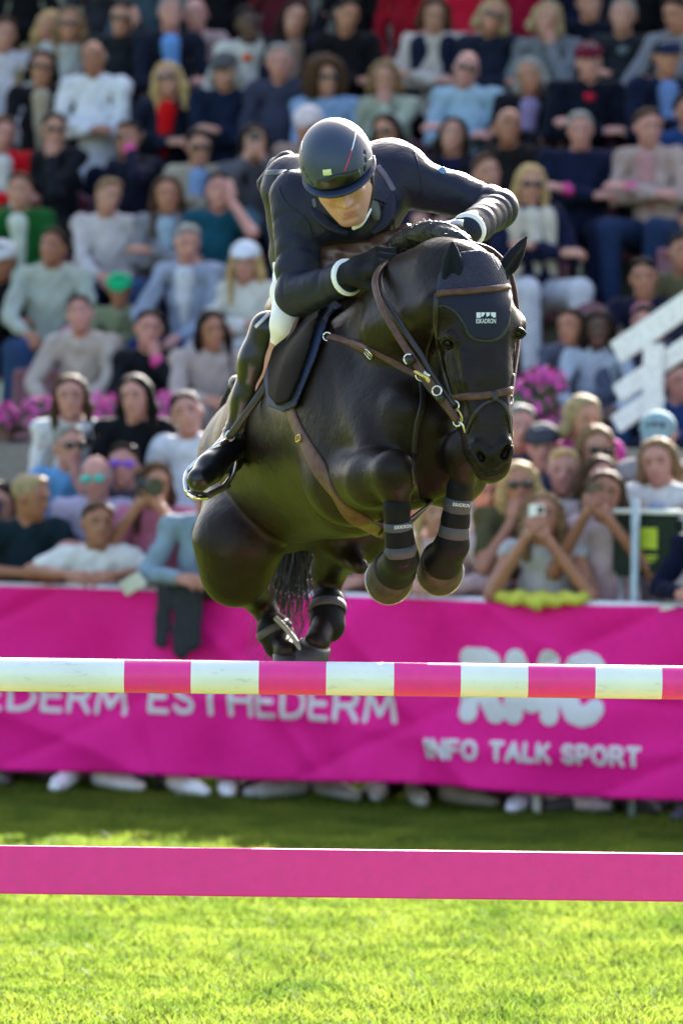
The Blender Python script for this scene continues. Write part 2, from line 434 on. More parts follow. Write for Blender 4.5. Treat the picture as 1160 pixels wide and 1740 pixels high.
GLYPH = {   # pen strokes in a box one unit high
 'R': (.70, [[(0,0),(0,1)], [(0,1),(.38,1),(.58,.93),(.65,.75),(.58,.56),(.38,.48),(0,.48)], [(.36,.48),(.68,0)]]),
 'M': (.92, [[(0,0),(.06,1),(.46,.22),(.86,1),(.92,0)]]),
 'C': (.74, [[(.70,.86),(.58,.96),(.40,1),(.20,.94),(.05,.75),(0,.5),(.05,.25),(.20,.06),(.40,0),(.58,.04),(.70,.14)]]),
 'I': (.0, [[(0,0),(0,1)]]), 'N': (.72, [[(0,0),(0,1),(.72,0),(.72,1)]]), 'F': (.55, [[(0,0),(0,1),(.55,1)], [(0,.5),(.48,.5)]]),
 'O': (.80, [[(.40,1),(.19,.94),(.05,.75),(0,.5),(.05,.25),(.19,.06),(.40,0),(.61,.06),(.75,.25),(.80,.5),(.75,.75),(.61,.94),(.40,1)]]),
 'T': (.66, [[(0,1),(.66,1)], [(.33,1),(.33,0)]]), 'A': (.78, [[(0,0),(.39,1),(.78,0)], [(.14,.33),(.64,.33)]]), 'L': (.52, [[(0,1),(0,0),(.52,0)]]),
 'K': (.66, [[(0,0),(0,1)], [(.64,1),(.04,.42)], [(.22,.58),(.66,0)]]), 'S': (.60, [[(.58,.84),(.46,.97),(.28,1),(.10,.94),(.02,.78),(.08,.62),(.30,.52),(.52,.42),(.60,.24),(.52,.06),(.30,0),(.12,.04),(0,.18)]]),
 'P': (.62, [[(0,0),(0,1)], [(0,1),(.36,1),(.55,.93),(.62,.74),(.55,.54),(.36,.46),(0,.46)]]), 'E': (.56, [[(.56,1),(0,1),(0,0),(.56,0)], [(0,.52),(.50,.52)]]),
 'H': (.68, [[(0,0),(0,1)], [(.68,0),(.68,1)], [(0,.5),(.68,.5)]]), 'D': (.70, [[(0,0),(0,1),(.30,1),(.55,.90),(.70,.66),(.70,.34),(.55,.10),(.30,0),(0,0)]]), ' ': (.30, [])}
def banner_text(s, px, py, wpx, hpx, pen, gap, vox=0.0045):
    """letters as thin raised print following the folds; pen = stroke width / letter height"""
    c = Q(px, py, 0.0); a0, _, z0 = ab(c); a1 = ab(Q(px-wpx/2, py, 0))[0]; a2 = ab(Q(px+wpx/2, py, 0))[0]
    H = hpx/351.0*(1-pen); total = sum(GLYPH[ch][0]+gap for ch in s)-gap
    wd = (a2-a1)-H/(1-pen)*pen; sx = wd/(total*H); x = -wd/2; r = H/(1-pen)*pen/2
    for ch in s:
        adv, strokes = GLYPH[ch]; pr = []
        for st in strokes:
            q = [np.array([x+p[0]*H*sx, 0, (p[1]-.5)*H]) for p in st]
            pr += chain(q, [r]*len(q), .001, ((0, 1, 0), max(.006, vox*1.3)/r))
        if pr:
            f = Field(pr, vox); V, F = surf(f.d, f.lo, f.h)
            aa = a0+V[:, 0]; zz = z0+V[:, 2]
            Vw = B0+aa[:, None]*UA+(0.02-bdisp(aa, zz)-0.001+V[:, 1]*0.5-0.003)[:, None]*NB; Vw[:, 2] = zz
            under(link('letter', npmesh('letter', Vw, F, M_LET)), banner)
        x += (adv+gap)*H*sx
banner_text('RMC', 904, 1168, 250, 128, .29, .42)
banner_text('INFO TALK SPORT', 906, 1279, 358, 36, .24, .34, .003)
banner_text('ESTHEDERM', 458, 1193, 424, 58, .17, .30, .003)
banner_text('ESTHEDERM', -4, 1180, 424, 58, .17, .30, .003)

# the grandstand: terraces, columns; unseen rear wall and roof added to shade the rows
ROW_B = lambda k: 3.9+0.78*(k-1)
SEAT_Z = lambda k: 1.76+0.375*(k-1)
M_CONC = mat('terrace_concrete', (0.13, 0.125, 0.10), 0.9, nscale=9, color2=(0.19, 0.18, 0.15), bump=0.3, bscale=60)
M_ROOF = mat('roof_sheet', (0.30, 0.31, 0.31), 0.7)
stand = empty('grandstand', W(0, 3.5, 0)); tag(stand, 'concrete grandstand with an added shade cover, rising in steps behind the crowd', 'grandstand')
def wbox(name, a0, a1, b0, b1, z0, z1, m, par, bevel=0.01):
    bm = bmesh.new(); add_box(bm, W((a0+a1)/2, (b0+b1)/2, (z0+z1)/2), (a1-a0, b1-b0, z1-z0), ROTB, bevel=bevel)
    o = link(name, bm_mesh(name, bm, m))
    return under(o, par)
for k in range(1, 10):
    b0 = ROW_B(k)-0.52; z1 = SEAT_Z(k)-0.44
    wbox('terrace_step', -13, 13, b0, b0+0.777, -0.05, z1, M_CONC, stand)
wbox('shade_rear_wall', -13, 13, 10.42, 10.7, 0, 6.1, M_CONC, stand)
bm = bmesh.new(); add_box(bm, W(0, 11.9, 6.25), (27, 4.0, 0.22), ROTB); under(link('shade_roof', bm_mesh('shade_roof', bm, M_ROOF)), stand)  # unseen; height and depth set to shade the seats, not the fence crowd
for a in (-12, -6, 6, 12): wbox('column', a-0.15, a+0.15, 10.12, 10.4, 4.0, 6.13, M_CONC, stand)

# stone retaining wall in front of the first row
M_STONE = mat('wall_stone', (0.23, 0.22, 0.19), 0.9, nscale=14, color2=(0.36, 0.34, 0.29), bump=0.5, bscale=50)
M_MORTAR = mat('wall_mortar', (0.20, 0.19, 0.17), 0.95)
swall = empty('stone_wall', W(0, 3.15, 0)); tag(swall, 'rough grey stone wall below the front row of seats', 'wall')
wbox('mortar_core', -12, 12, 3.06, 3.36, 0, 1.70, M_MORTAR, swall)
stone_me = []
for j in range(3):
    bm = bmesh.new(); add_box(bm, (0, 0, 0), (1, 1, 1), bevel=0.1)
    for v in bm.verts: v.co += Vector([random.uniform(-.05, .05) for _ in range(3)])
    stone_me.append(bm_mesh('stone', bm, M_STONE))
zc = 0.85
while zc < 1.68:
    hh = 0.145; a = -3.2+random.random()*0.1
    while a < 3.0:
        wd = random.uniform(0.17, 0.34)
        o = link('stone', stone_me[random.randrange(3)]); o.location = Vector(W(a+wd/2, 3.06, zc+hh/2)); o.rotation_euler = (random.uniform(-.04, .04), 0, -YAW)
        o.scale = (wd-0.018, 0.07, hh-0.016); under(o, swall); a += wd
    zc += hh+0.004
# flowering plants along the top of the wall
M_LEAF = mat('plant_leaf', (0.03, 0.075, 0.02), 0.6, nscale=20, color2=(0.06, 0.12, 0.03))
M_PETAL = mat('pink_petal', (0.62, 0.05, 0.33), 0.55, nscale=40, color2=(0.75, 0.12, 0.48), trans=0.3)
M_POT = mat('planter_clay', (0.16, 0.09, 0.07), 0.8)
def flower_plant(c, r, label, seed):
    g = np.random.default_rng(seed); root = empty('flowering_plant', c); tag(root, label, 'plant', 'pink flowering plants along the wall')
    def leaves(name, n, m, rr, size, up):
        V = []; F = []
        for i in range(n):
            d = g.normal(size=3); d /= np.linalg.norm(d); d[2] = abs(d[2])*up
            p = d*rr*(0.6+0.5*g.random()); s = size*(0.6+0.8*g.random())
            t = g.normal(size=3); t -= d*(t@d)*0.6; t /= np.linalg.norm(t); q = np.cross(t, d); q /= np.linalg.norm(q)+1e-9
            k = len(V); V += [p-t*s, p+q*s*.7+d*s*.3, p+t*s, p-q*s*.7+d*s*.3]; F.append((k, k+1, k+2, k+3))
        o = link(name, npmesh(name, np.array(V)+np.array(c), np.array(F), m, False)); under(o, root); return o
    tag(leaves('foliage', 360, M_LEAF, r*0.98, 0.034, 0.9), kind='stuff'); tag(leaves('blossom', 210, M_PETAL, r*1.12, 0.026, 1.1), kind='stuff')
    bm = bmesh.new(); bmesh.ops.create_cone(bm, segments=14, radius1=r*0.55, radius2=r*0.72, depth=0.16, cap_ends=True)
    o = link('pot', bm_mesh('pot', bm, M_POT, False)); o.location = Vector(c)-Vector((0, 0, 0.03)); under(o, root)
for i, (x, y, r, lab) in enumerate([(8, 712, .10, 'pink flowering plant at the left end of the stone wall'), (72, 706, .12, 'pink flowering plant below the man in the beige hoodie'),
        (172, 702, .13, 'pink flowering plant between the brunette in white and the woman in black'), (283, 700, .12, 'pink flowering plant beside the woman in a white shirt'),
        (890, 680, .18, 'large bright pink flowering plant right of the horse muzzle strap'), (962, 735, .14, 'pink flowering plant behind the sandy haired spectator'), (925, 650, .10, 'small pink flowering plant in front of the seated children'),
        (700, 700, .12, 'pink flowering plant hidden behind the horse')]):
    if i == 7: continue
    p = Q(x, y, 3.22); flower_plant((p[0], p[1], max(p[2]-r*0.4, 1.76) if y > 690 else p[2]-r*0.4), r, lab, 100+i)

# white boarded stair railing on the right
srail = empty('stair_railing', Q(1100, 720, 2.7)*np.array([1, 1, 0])); tag(srail, 'white wooden stair railing with two sloping boards at the right edge', 'railing')
def plank3(name, p0, p1, h, t, m, par):
    p0 = Vector(p0); p1 = Vector(p1); d = (p1-p0); L = d.length; d.normalize(); n = Vector(-NB); n = (n-d*n.dot(d)).normalized(); u = n.cross(d)
    M = Matrix((d, n, u)).transposed()
    bm = bmesh.new(); add_box(bm, (p0+p1)/2, (L, t, h), M, bevel=0.006)
    return under(link(name, bm_mesh(name, bm, m)), par)
plank3('top_board', Q(1046, 600, 2.7), Q(1240, 466, 2.7), 0.125, 0.035, M_RAIL, srail)
plank3('lower_board', Q(1048, 670, 2.7), Q(1240, 538, 2.7), 0.10, 0.035, M_RAIL, srail)
plank3('bottom_board', Q(1046, 722, 2.7), Q(1122, 668, 2.7), 0.10, 0.035, M_RAIL, srail)
pz = Q(1110, 600, 2.655); plank3('post', (pz[0], pz[1], 0), (pz[0], pz[1], pz[2]+0.05), 0.11, 0.04, M_RAIL, srail)
pz = Q(1215, 600, 2.74); plank3('post', (pz[0], pz[1], 0), (pz[0], pz[1], pz[2]+0.35), 0.11, 0.04, M_RAIL, srail)

# ------------------------------------------------------------------ the jump
M_PINK = mat('pole_pink', (0.85, 0.045, 0.295), 0.42, noise=0.04, coat=0.12, spec=0.2, bump=0.05, bscale=30)
M_WHITE = mat('pole_white', (0.80, 0.80, 0.76), 0.38, noise=0.05, coat=0.05, nscale=7, bump=0.05, bscale=30)
def px_x(px): return P(px, 1150, 0)[0]
scuff(M_WHITE, (.30, .27, .20), .45, 16, .57, .75, (1, 3, 3)); scuff(M_PINK, (.45, .10, .20), .5, 14, .57, .75, (1, 3, 3))
jump_z = P(580, 1153.0, 0)[2]
cuts = [-420, -250, -60, 210, 325, 440, 554, 669, 782, 896, 1010, 1123, 1240, 1355, 1600]
cuts = [-330, -215, -100, 0, 212, 325, 440, 554, 669, 782, 896, 1010, 1123, 1238, 1352, 1480]
bm = bmesh.new(); rings = []
r0 = 0.0462; xs = [px_x(c) for c in cuts]
fine = []
for i, x in enumerate(xs):
    fine.append((x, r0, i))
nseg = 40
def ring(x, r): return [bm.verts.new((x, r*math.cos(t*2*math.pi/nseg), jump_z+r*math.sin(t*2*math.pi/nseg))) for t in range(nseg)]
prev = ring(xs[0], r0*0.9); cap0 = prev
cols = {}
seq = [(xs[0]+0.004, r0, 1)]+[(x, r0, 0) for x in xs[1:-1]]+[(xs[-1]-0.004, r0, 0), (xs[-1], r0*0.9, 0)]
for i, (x, r, _) in enumerate(seq):
    cur = ring(x, r)
    for t in range(nseg):
        f = bm.faces.new([prev[t], prev[(t+1) % nseg], cur[(t+1) % nseg], cur[t]]); xm = (prev[0].co.x+cur[0].co.x)/2
        j = max(0, int(np.searchsorted(xs, xm))-1)
        white = (j % 2 == 1) if j > 3 else True
        white = {4: False, 5: True, 6: False, 7: True, 8: False, 9: True, 10: False, 11: True, 12: False, 13: True, 14: False}.get(j, True) if j >= 4 else (j >= 2 or j == 0)
        f.material_index = 0 if white else 1
    prev = cur
bm.faces.new(cap0); bm.faces.new(prev[::-1]); bmesh.ops.recalc_face_normals(bm, faces=bm.faces)
me = bm_mesh('jump_pole', bm, M_WHITE, True); me.materials.append(M_PINK)
pole = tag(link('jump_pole', me), 'round jump pole with alternating pink and white bands', 'jump pole')
pole.data.set_sharp_from_angle(angle=R_(40))
pk_z = P(580, 1484, 0)[2]
bm = bmesh.new(); add_box(bm, (0.0, 0.0, pk_z), (3.0, 0.045, 0.131), bevel=0.004)
plank = tag(link('jump_plank', bm_mesh('jump_plank', bm, M_PINK)), 'flat plain pink jump plank below the striped pole', 'jump plank')
# the two wings that carry pole and plank stand just outside the picture
def wing(sx, label):
    x = sx*1.56; root = empty('jump_wing', (x, 0, 0)); tag(root, label, 'jump wing')
    def bx(name, c, s): 
        bm = bmesh.new(); add_box(bm, c, s, bevel=0.006); under(link(name, bm_mesh(name, bm, M_WHITE)), root)
    bx('upright', (x, 0.0, 0.8), (0.09, 0.09, 1.6)); bx('upright', (x+sx*0.6, 0.0, 0.62), (0.08, 0.08, 1.24)); bx('foot', (x, 0, 0.03), (0.1, 0.9, 0.06)); bx('foot', (x+sx*0.6, 0, 0.03), (0.1, 0.9, 0.06))
    for z in (0.25, 0.6, 0.95): bx('slat', (x+sx*0.3, 0, z), (0.51, 0.03, 0.12))
    bx('cup', (x-sx*0.075, 0.0, jump_z-0.056), (0.06, 0.09, 0.018)); bx('cup', (x-sx*0.075, 0, pk_z-0.078), (0.06, 0.07, 0.018))
wing(-1, 'white jump wing holding the left end of the striped pole'); wing(1, 'white jump wing holding the right end of the striped pole')

# ------------------------------------------------------------------ the horse
def coat_mat():
    m = mat('dark_bay_coat', (0.0062, 0.0037, 0.0027), 0.42, nscale=4, color2=(0.0140, 0.0080, 0.0052), spec=0.17, detail=8)
    t = m.node_tree; b = t.nodes['Principled BSDF']; tc = t.nodes.new('ShaderNodeTexCoord')
    mp_ = t.nodes.new('ShaderNodeMapping'); mp_.inputs['Scale'].default_value = (420, 300, 70); mp_.inputs['Rotation'].default_value = (.3, .5, .2)
    n1 = t.nodes.new('ShaderNodeTexNoise'); n1.inputs['Scale'].default_value = 1.0; n1.inputs['Detail'].default_value = 3
    n2 = t.nodes.new('ShaderNodeTexNoise'); n2.inputs['Scale'].default_value = 14; n2.inputs['Detail'].default_value = 5; n2.inputs['Roughness'].default_value = .55
    v = t.nodes.new('ShaderNodeTexVoronoi'); v.feature = 'DISTANCE_TO_EDGE'; v.inputs['Scale'].default_value = 4.0
    n3 = t.nodes.new('ShaderNodeTexNoise'); n3.inputs['Scale'].default_value = 6; mixv = t.nodes.new('ShaderNodeMixRGB'); mixv.inputs[0].default_value = .4
    t.links.new(tc.outputs['Object'], n3.inputs['Vector']); t.links.new(tc.outputs['Object'], mixv.inputs[1]); t.links.new(n3.outputs['Color'], mixv.inputs[2]); t.links.new(mixv.outputs[0], v.inputs['Vector'])
    r = t.nodes.new('ShaderNodeMapRange'); r.inputs['From Min'].default_value = 0; r.inputs['From Max'].default_value = .035; r.inputs['To Min'].default_value = 1; r.inputs['To Max'].default_value = 0; t.links.new(v.outputs['Distance'], r.inputs['Value'])
    t.links.new(tc.outputs['Object'], mp_.inputs['Vector']); t.links.new(mp_.outputs[0], n1.inputs['Vector']); t.links.new(tc.outputs['Object'], n2.inputs['Vector'])
    b1 = t.nodes.new('ShaderNodeBump'); b1.inputs['Strength'].default_value = .16; b1.inputs['Distance'].default_value = .004; t.links.new(n1.outputs['Fac'], b1.inputs['Height'])
    b2 = t.nodes.new('ShaderNodeBump'); b2.inputs['Strength'].default_value = .6; b2.inputs['Distance'].default_value = .012; t.links.new(n2.outputs['Fac'], b2.inputs['Height']); t.links.new(b1.outputs[0], b2.inputs['Normal'])
    b3 = t.nodes.new('ShaderNodeBump'); b3.inputs['Strength'].default_value = .07; b3.inputs['Distance'].default_value = .004; t.links.new(r.outputs[0], b3.inputs['Height']); t.links.new(b2.outputs[0], b3.inputs['Normal'])
    t.links.new(b3.outputs[0], b.inputs['Normal']); return m
M_COAT = coat_mat()
M_MANE = mat('black_hair', (0.009, 0.007, 0.0055), 0.45, nscale=60, noise=0.3)
M_HOOF = mat('hoof_horn', (0.018, 0.0145, 0.010), 0.65, nscale=22, color2=(0.048, 0.039, 0.026), bump=.3, bscale=60, spec=.25)
M_HOOFD = mat('hoof_dark', (0.012, 0.010, 0.009), 0.45)
M_LEATHER = mat('brown_leather', (0.062, 0.028, 0.020), 0.48, nscale=50, color2=(0.105, 0.050, 0.037), spec=.25, bump=0.08, bscale=400)
M_LEATHERD = mat('dark_leather', (0.012, 0.007, 0.0058), 0.48, nscale=50, noise=0.3, bump=0.06, bscale=400)
M_NAVY = mat('navy_cloth', (0.0045, 0.006, 0.014), 0.8, nscale=200, noise=0.25, bump=0.12, bscale=700, sheen=0.06, spec=.2)
M_BUCKLE = mat('bright_steel', (0.62, 0.61, 0.58), 0.22, metal=1.0)
M_BRASS = mat('brass', (0.55, 0.40, 0.14), 0.3, metal=1.0)
M_BOOT = mat('leg_boot_shell', (0.0038, 0.0040, 0.0055), 0.6, noise=0.2, spec=.15, bump=0.04)
M_BSTRAP = mat('boot_strap', (0.042, 0.042, 0.052), 0.7, noise=0.15)
M_PRINT = mat('white_print', (0.60, 0.61, 0.66), 0.5, noise=0.02)
HL = np.array([0.961, 0.276, 0.0])
hp = []
# trunk
hp += chain([P(474, 800, 1.85), P(512, 752, 1.5), P(566, 726, 1.15), P(622, 706, 0.8), P(676, 725, 0.52)], [.262, .285, .300, .290, .215], 0.03, (HL, .84))
hp += [cone(P(515, 790, 1.45), P(600, 790, .92), .225, .215, .05, (HL, .84)), ell(P(402, 800, 1.9), (.13, .18, .20), k=.06)]
hp += chain([P(466, 735, 2.02), P(486, 700, 1.6), P(545, 640, 1.2), P(610, 565, 0.9)], [.150, .145, .13, .11], 0.06)
# chest and shoulders
hp += [cone(P(625, 650, .72), P(600, 810, .60), .19, .150, .06), cone(P(735, 660, .70), P(762, 790, .62), .17, .12, .06)]
hp += [ell(P(690, 775, .42), (.14, .11, .16), k=.06)]
# neck
NL = np.array([.886, .463, 0])
hp += chain([P(655, 610, .66), P(698, 530, .44), P(748, 487, .30), P(785, 478, .24)], [.21, .162, .138, .112], 0.03, (NL, .66))
hp += [cone(P(672, 470, .52), P(770, 440, .27), .055, .055, .05)]
NTRUNK = len(hp)
# neck and shoulder muscles
hp += [cone(P(655, 560, .42), P(745, 520, .18), .07, .06, .06), cone(P(735, 640, .42), P(694, 720, .40), .075, .095, .06)]
hp += [cone(P(588, 590, .64), P(640, 760, .36), .05, .065, .025), cone(P(556, 700, .80), P(586, 830, .66), .065, .055, .02)]
hp += [cone(P(690, 700, .34), P(668, 800, .36), .075, .07, .022), cone(P(735, 720, .36), P(742, 805, .40), .075, .065, .022)]
for i_ in range(6):
    a_ = .95+.105*i_; hp += [cone(P(505-9*i_, 690+10*i_, a_+.0), P(500-4*i_, 800+6*i_, a_+.03), .020, .012, .03)] if False else []
# head
HA = P(832, 770, .06)-P(800, 455, .24); HA /= np.linalg.norm(HA)
HX = np.array([.955, .10, 0]) ; HX = np.array([math.cos(R_(10)), math.sin(R_(10)), 0]); HX -= HA*(HX@HA); HX /= np.linalg.norm(HX)
HF = np.cross(HX, HA); HF = HF if HF[1] < 0 else -HF
HM = np.array([HX, HF, -HA])
hp += [cone(P(802, 478, .26), P(813, 548, .20), .088, .098, .05), cone(P(813, 548, .20), P(822, 640, .145), .098, .070, .04),
       cone(P(822, 640, .145), P(830, 715, .115), .070, .060, .04), cone(P(830, 715, .115), P(834, 768, .095), .060, .060, .03)]
hp += [ell(P(782, 612, .34), (.060, .125, .140), HM, .05), ell(P(838, 600, .36), (.05, .12, .13), HM, .06),
       cone(P(795, 650, .27), P(822, 755, .13), .058, .048, .05)]
hp += [ell(P(834, 797, .085), (.046, .040, .036), HM, .025), ell(P(833, 806, .13), (.036, .035, .024), HM, .02)]
# brow ridges, cheek crests
hp += [cone(P(752, 556, .215), P(766, 574, .165), .026, .026, .035), cone(P(876, 546, .23), P(870, 558, .18), .024, .024, .03)]
hp += [ell(P(881, 556, .23), (.015, .026, .022), HM, .02)]
hp += [cone(P(768, 612, .16), P(782, 668, .125), .022, .016, .035)]
hp += [cone(P(778, 566, .125), P(806, 700, .065), .016, .012, .02), cone(P(856, 560, .145), P(856, 700, .07), .014, .012, .02)]
# nostril rims and openings
hp += [ell(P(809, 770, .056), (.022, .026, .034), HM, .016), ell(P(861, 762, .058), (.018, .026, .033), HM, .016)]
# right fore leg (towards the left of the picture): folded
RE, RK, RF = P(592, 810, .62), P(666, 804, .16), P(682, 948, .22)
hp += [cone(P(618, 770, .60), RE, .130, .112, .03), cone(RE, P(636, 812, .30), .104, .080, .022), cone(P(636, 812, .30), RK, .080, .053, .03)]
hp += [cone(P(671, 793, .165), P(676, 822, .165), .045, .041, .04), cone(RK, P(676, 860, .20), .044, .033, .03), cone(P(676, 860, .20), RF, .031, .034, .02), ell(RF, .043, k=.02)]
RP = P(676, 972, .34); hp += [cone(RF, RP, .036, .040, .02)]
# left fore leg
LE, LK, LF = P(765, 800, .62), P(789, 765, .20), P(768, 925, .26)
hp += [cone(P(760, 770, .62), LE, .11, .10, .03), cone(LE, LK, .085, .048, .025), cone(P(787, 756, .20), P(790, 782, .19), .038, .036, .03)]
hp += [cone(LK, P(783, 840, .23), .040, .031, .03), cone(P(783, 840, .23), LF, .030, .033, .02), ell(LF, .042, k=.02)]
LP = P(752, 955, .36); hp += [cone(LF, LP, .036, .040, .02)]
# hind legs
hp += [cone(P(440, 815, 1.85), P(406, 925, 1.60), .190, .148, .022, (HL, .85)), cone(P(406, 925, 1.60), P(400, 978, 1.62), .135, .083, .05), 
       cone(P(400, 975, 1.62), P(432, 1005, 2.05), .092, .058, .05), cone(P(432, 1000, 2.07), P(474, 1083, 1.98), .046, .036, .03), ell(P(474, 1083, 1.98), .045, k=.02), cone(P(474, 1083, 1.98), P(488, 1108, 1.90), .036, .040, .02)]
hp += [cone(P(545, 810, 1.9), P(600, 888, 1.62), .19, .125, .03), cone(P(600, 890, 1.62), P(560, 965, 2.05), .115, .056, .05),
       cone(P(560, 960, 2.06), P(556, 1045, 1.98), .046, .036, .03), ell(P(556, 1050, 1.98), .046, k=.02), cone(P(556, 1050, 1.98), P(538, 1092, 1.90), .037, .041, .02)]
hp += [cone(P(590, 945, 1.55), P(612, 962, 1.42), .036, .024, .04)]
allp = Field(hp, 0.03)
hf = Field(hp[:NTRUNK], 0.0068, lo=allp.lo, hi=allp.lo+allp.h*(allp.n-1)).blur(5, 2)
for q_ in hp[NTRUNK:]: hf.add(q_)
def fhit(px, py):
    """first point of the body's field along a sight line"""
    d = ray(px, py); d = d/np.linalg.norm(d); t = np.arange(13.5, 18.0, .002); p = CAMP+t[:, None]*d
    i = np.round((p-hf.lo)/hf.h).astype(int); ok = ((i >= 0) & (i < hf.n)).all(1); i = np.clip(i, 0, hf.n-1)
    v = np.where(ok, hf.d[i[:, 0], i[:, 1], i[:, 2]], 1); k = np.argmax(v < 0); return p[k]
IN_ = np.array([0, 1.0, 0])
det = []
n1, n2 = fhit(807, 761), fhit(819, 780); m1, m2 = fhit(865, 756), fhit(856, 775)
e1 = fhit(761, 582); e2 = fhit(881, 566)
det += [cone(n1+IN_*.006+np.array([-.009, 0, .002]), n2+IN_*.004+np.array([-.010, 0, -.004]), .0085, .009, .012), cone(n1+IN_*.006+np.array([.006, 0, .012]), n2+IN_*.006+np.array([.012, 0, .010]), .007, .008, .012)]
det += [cone(n1-IN_*.006, n2-IN_*.006, .0075, .0115, .004, None, True), cone(n1+IN_*.014, n2+IN_*.016, .009, .013, .004, None, True), cone(m1+IN_*.002, m2+IN_*.004, .008, .011, .004, None, True), cone(m1+IN_*.018, m2+IN_*.018, .008, .012, .004, None, True)]
ml = [fhit(801, 772), fhit(808, 789), fhit(818, 799), fhit(834, 803), fhit(850, 798), fhit(858, 788)]
for a_, b_ in zip(ml[:-1], ml[1:]): det.append(cone(a_, b_, .0042, .0042, .007, None, True))
det += [cone(fhit(832, 740)+IN_*.004, fhit(834, 796)+IN_*.004, .003, .004, .012, None, True)]
# eye sockets and heavy upper lids
det += [ell(e1+IN_*.004, (.021, .020, .014), HM, .016, True), cone(fhit(748, 575), fhit(766, 571), .010, .011, .014), cone(fhit(766, 571), fhit(776, 580), .010, .007, .012), cone(fhit(752, 594), fhit(772, 592), .006, .006, .012)]
det += [cone(fhit(784, 600), fhit(790, 650), .006, .004, .015), cone(fhit(770, 610), fhit(783, 655), .007, .005, .014)]
for q_ in det: hf.add(q_)
# quiet unevenness of muscle and veins
gx, gy, gz = [a.astype(np.float32) for a in hf.grid()]
hf.d += (0.0016*np.sin(11*gx+5*gz+1.5*np.sin(7*gy))*np.sin(9*gz-7*gy+2)).astype(np.float32)
horse = body(None, hf.h, M_COAT, 'horse', it=2, field=hf)
tag(horse, 'dark bay horse jumping the striped pole with forelegs tucked and navy ear bonnet', 'horse')
del gx, gy, gz
HB = bvh_of(horse)

def part(o): return under(o, horse)
def sphere_obj(name, c, r, m, par, sc=(1, 1, 1), M=None, seg=20):
    bm = bmesh.new(); bmesh.ops.create_uvsphere(bm, u_segments=seg, v_segments=seg//2+2, radius=r)
    T = Matrix.Translation(Vector(c)) @ (Matrix(M).transposed().to_4x4() if M is not None else Matrix.Identity(4)) @ Matrix.Diagonal((*sc, 1))
    bmesh.ops.transform(bm, matrix=T, verts=bm.verts)
    return under(link(name, bm_mesh(name, bm, m, True)), par)
M_EYE = mat('dark_eye', (0.004, 0.003, 0.0025), 0.13, noise=0, spec=0.3, coat=0.0)
sphere_obj('eye', e1+IN_*.0145, .0185, M_EYE, horse); sphere_obj('eye', e2+np.array([-.004, .012, 0]), .0165, M_EYE, horse)
# lids
for c, d_ in (((749, 579), 1), ((876, 565), -1)): pass
for c_, up_ in ((e1, 1), (e2, 1)):
    L3 = [c_+np.array([-.019, .004, -.004]), c_+np.array([-.008, -.006, .0095]), c_+np.array([.006, -.006, .0095]), c_+np.array([.018, .003, -.002])]
    tube_obj('eyelid', spline(L3, 5), .0052, M_COAT, horse, 8)
    L3 = [c_+np.array([-.019, .004, -.004]), c_+np.array([-.007, -.002, -.0125]), c_+np.array([.007, -.002, -.0125]), c_+np.array([.018, .003, -.002])]
    tube_obj('eyelid', spline(L3, 5), .0038, M_COAT, horse, 8)

# ears in their navy sleeves
def ear(name, base, tip, r, face, hollow, label=None):
    base = np.array(base); tip = np.array(tip); ax = tip-base; L = np.linalg.norm(ax); ax /= L
    face = np.array(face, float); face -= ax*(face@ax); face /= np.linalg.norm(face); side = np.cross(ax, face)
    pts = [base-ax*0.03, base+ax*L*.22, base+ax*L*.5, base+ax*L*.78, tip]; rr = [r*.72, r*.98, r*.88, r*.48, .006]
    pr = chain(pts, rr, .012, (face, .55))
    pr.append(cone(base+ax*L*.12+face*r*.55, base+ax*L*.72+face*r*.42, r*.58, r*.20, .008, (face, .8), True))
    return body(pr, .0032, M_NAVY, name, horse, 1)
ear('ear', P(768, 476, .155), P(768.5, 413, .13), .030, (-.15, -1, .1), True)
ear('ear', P(857, 462, .33), P(893, 404, .30), .033, (.75, -.65, -.1), True)
# knitted bonnet: a cloth cap over poll and forehead, with a rounded flap
def seg_sdf(X, Yp, poly):
    d = np.full(X.shape, 1e9); ins = np.zeros(X.shape, bool); n = len(poly)
    for i in range(n):
        ax_, ay_ = poly[i]; bx_, by_ = poly[(i+1) % n]; ex, ey = bx_-ax_, by_-ay_; wx, wy = X-ax_, Yp-ay_
        t = np.clip((wx*ex+wy*ey)/(ex*ex+ey*ey+1e-9), 0, 1); d = np.minimum(d, (wx-ex*t)**2+(wy-ey*t)**2)
        c = ((ay_ <= Yp) != (by_ <= Yp)) & (X < ax_+(Yp-ay_)*ex/np.where(ey == 0, 1e-9, ey)); ins ^= c
    d = np.sqrt(d); return np.where(ins, -d, d)
def shell_patch(name, src, poly, lift, m, par, h, ymin, ymax, extra=None, soft=0.004, it=1, subdiv_lo=None):
    """cloth of even thickness lying on a body, cut to an outline"""
    poly = np.asarray(poly, float); 
    c = [P(x, y, Y) for x, y in poly for Y in (ymin, ymax)]
    lo = np.min(c, 0)-0.01; hi = np.max(c, 0)+0.01
    f = Field([p for p in src], h, lo=lo, hi=hi)
    g = np.stack(f.grid(), -1); px, py = topx(g)
    d2 = seg_sdf(px, py, poly)/600.0
    a = f.d-lift; b = np.maximum(np.maximum(d2, ymin-g[..., 1]), g[..., 1]-ymax)
    kk = np.clip(0.5-0.5*(b-a)/soft, 0, 1); d = b*(1-kk)+a*kk+soft*kk*(1-kk)
    d = np.maximum(d, -(f.d+0.006))
    if extra is not None: d = extra(d, px, py, g)
    V, F = surf(d, f.lo, h); V = relax(V, F, it)
    return under(link(name, npmesh(name, V, F, m)), par)
head_prims = hp
